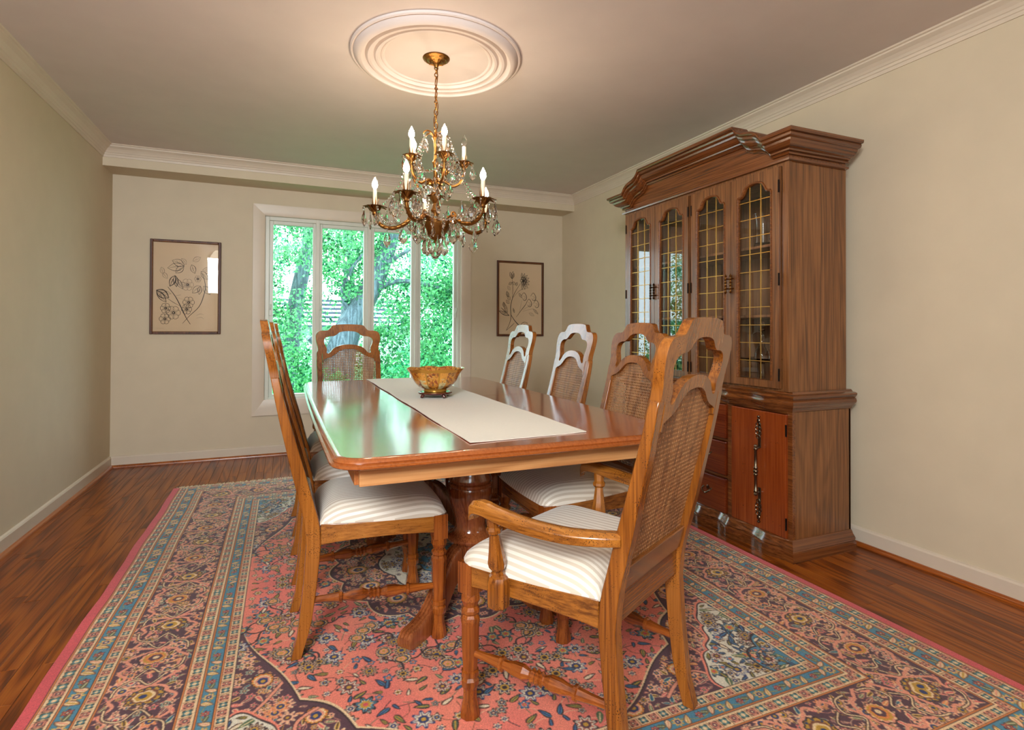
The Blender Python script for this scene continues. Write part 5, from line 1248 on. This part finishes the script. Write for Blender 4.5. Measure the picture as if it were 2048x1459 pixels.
tree('maple_tree', (0.75, 9.0, G0), [(.72, 9, G0, .30), (.80, 9, .5, .25), (.97, 9, 1.15, .20), (1.25, 9, 1.65, .17), (1.45, 9, 2.15, .16), (1.62, 9, 2.8, .15), (1.7, 9.1, 4.0, .12)],
     [((2.1, 8.9, 2.2), (1.4, .7, 1.0), 3600), ((.75, 9.0, 2.35), (.9, .6, .75), 2200), ((2.7, 9.0, 1.2), (1.2, .6, .9), 3600), ((1.9, 9.3, .75), (.9, .5, .8), 2400), ((1.5, 9.2, 3.6), (2.2, 1.2, .9), 2400), ((.2, 9.2, .9), (.7, .5, .9), 1500), ((3.6, 9.3, 2.6), (1.1, .6, 1.4), 2200)],
     'large maple with a leaning grey trunk just outside the window behind the third pane', M['leaf'], .055, 1,
     branches=[[(1.42, 9, 2.05, .06), (1.6, 8.8, 2.2, .04), (1.85, 8.6, 2.35, .02)], [(1.22, 9, 1.6, .06), (1.5, 8.9, 1.80, .045), (1.9, 8.8, 1.86, .035), (2.6, 8.7, 1.70, .02)], [(1.0, 9, 1.2, .05), (.85, 8.9, 1.7, .04), (1.05, 8.8, 2.15, .02), (1.3, 8.7, 2.4, .015)], [(.8, 9, .4, .06), (.55, 8.8, .75, .06), (.35, 8.7, .95, .04)]])
tree('maple_tree', (-.1, 12.0, G0), [(.05, 12, G0, .2), (.2, 12, 1.4, .16), (.45, 12, 2.8, .13), (.6, 12, 4.2, .10)],
     [((-.5, 11.5, 2.7), (1.0, .8, .9), 1800), ((-.6, 11.3, 1.4), (.9, .7, .7), 1500), ((.3, 11.6, 3.6), (1.6, 1.0, .8), 1500), ((-1.6, 12.0, 2.2), (1.2, .7, 1.2), 1800)],
     'slimmer tree with dark trunk behind the leftmost window pane', M['leaf'], .060, 20)
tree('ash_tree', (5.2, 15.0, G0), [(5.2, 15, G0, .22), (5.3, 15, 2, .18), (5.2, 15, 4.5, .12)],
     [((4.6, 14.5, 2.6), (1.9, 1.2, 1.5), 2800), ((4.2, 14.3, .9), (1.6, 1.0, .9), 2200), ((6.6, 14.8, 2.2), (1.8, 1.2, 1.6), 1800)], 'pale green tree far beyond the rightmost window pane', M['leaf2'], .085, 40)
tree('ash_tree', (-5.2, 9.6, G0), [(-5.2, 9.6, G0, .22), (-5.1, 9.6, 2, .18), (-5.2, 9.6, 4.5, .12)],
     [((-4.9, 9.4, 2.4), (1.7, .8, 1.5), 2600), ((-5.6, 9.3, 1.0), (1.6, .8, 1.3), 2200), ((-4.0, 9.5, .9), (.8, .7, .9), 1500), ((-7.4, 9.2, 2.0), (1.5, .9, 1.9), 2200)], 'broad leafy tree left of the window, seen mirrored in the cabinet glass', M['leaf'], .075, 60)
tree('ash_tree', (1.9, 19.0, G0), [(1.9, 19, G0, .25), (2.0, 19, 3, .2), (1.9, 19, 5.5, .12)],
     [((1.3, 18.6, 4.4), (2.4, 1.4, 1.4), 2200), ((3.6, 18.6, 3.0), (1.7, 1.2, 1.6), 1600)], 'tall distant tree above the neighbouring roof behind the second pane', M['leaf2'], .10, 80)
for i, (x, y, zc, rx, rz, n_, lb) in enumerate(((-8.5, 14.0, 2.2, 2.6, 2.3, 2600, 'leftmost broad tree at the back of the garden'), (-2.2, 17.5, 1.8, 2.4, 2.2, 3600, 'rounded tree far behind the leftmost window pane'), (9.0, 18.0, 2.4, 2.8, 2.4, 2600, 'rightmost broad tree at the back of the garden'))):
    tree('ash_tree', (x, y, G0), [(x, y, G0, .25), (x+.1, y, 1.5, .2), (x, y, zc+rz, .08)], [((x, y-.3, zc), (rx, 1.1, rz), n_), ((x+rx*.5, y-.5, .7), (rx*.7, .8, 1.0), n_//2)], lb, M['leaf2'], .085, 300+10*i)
def shrub(x, y, r, h, seed, label):
    t = empty('shrub', (x, y, G0)); tag(t, label, 'shrub')
    m = MB()
    for k in range(5):
        a = 2*pi*k/5; m.tube([(0, 0, 0), (.15*r*cos(a), .15*r*sin(a), h*.4), (.4*r*cos(a), .4*r*sin(a), h*.8)], [.015, .01, .005], 5)
    m.build('stems', M['bark'], t)
    m = MB(); leaves(m, (0, 0, h*.55), (r, r*.8, h*.5), int(1500*r), .045, seed); fast_leaf_obj('foliage', m, M['leaf3'], t)
for i, (x, y, r, h, lb) in enumerate(((-.55, 7.2, .70, 1.45, 'dense green shrub low behind the leftmost window pane'), (.62, 7.1, .48, 1.15, 'dark green shrub below the roof view in the second window pane'), (1.72, 7.0, .60, 1.30, 'dark leafy shrub at the foot of the third window pane'), (2.95, 7.0, .62, 1.65, 'tall leafy shrub behind the lower rightmost window pane'), (-2.75, 7.1, .9, 1.6, 'wide shrub outside left of the window frame'), (4.6, 7.3, .95, 1.7, 'wide shrub outside right of the window frame'))):
    shrub(x, y, r, h, 200+i, lb)
hs_ = empty('neighbor_house', (2.2, 25, G0)); tag(hs_, 'pale neighbouring house with blue-grey shingled roof glimpsed through the second pane', 'house')
MB().box((-2.4, 0, 0), (3.4, 5, 1.7)).build('wall', M['siding'], hs_)
for k in range(7):
    y0, z0 = -.5+k*.39, 1.7+k*.20; MB().box((-2.8, y0, z0), (3.8, y0+.42, z0+.09)).build('shingle_row', M['shingle'], hs_)
MB().box((-1.6, -.03, .5), (-.8, .02, 1.3)).build('window', M['vinyl'], hs_)
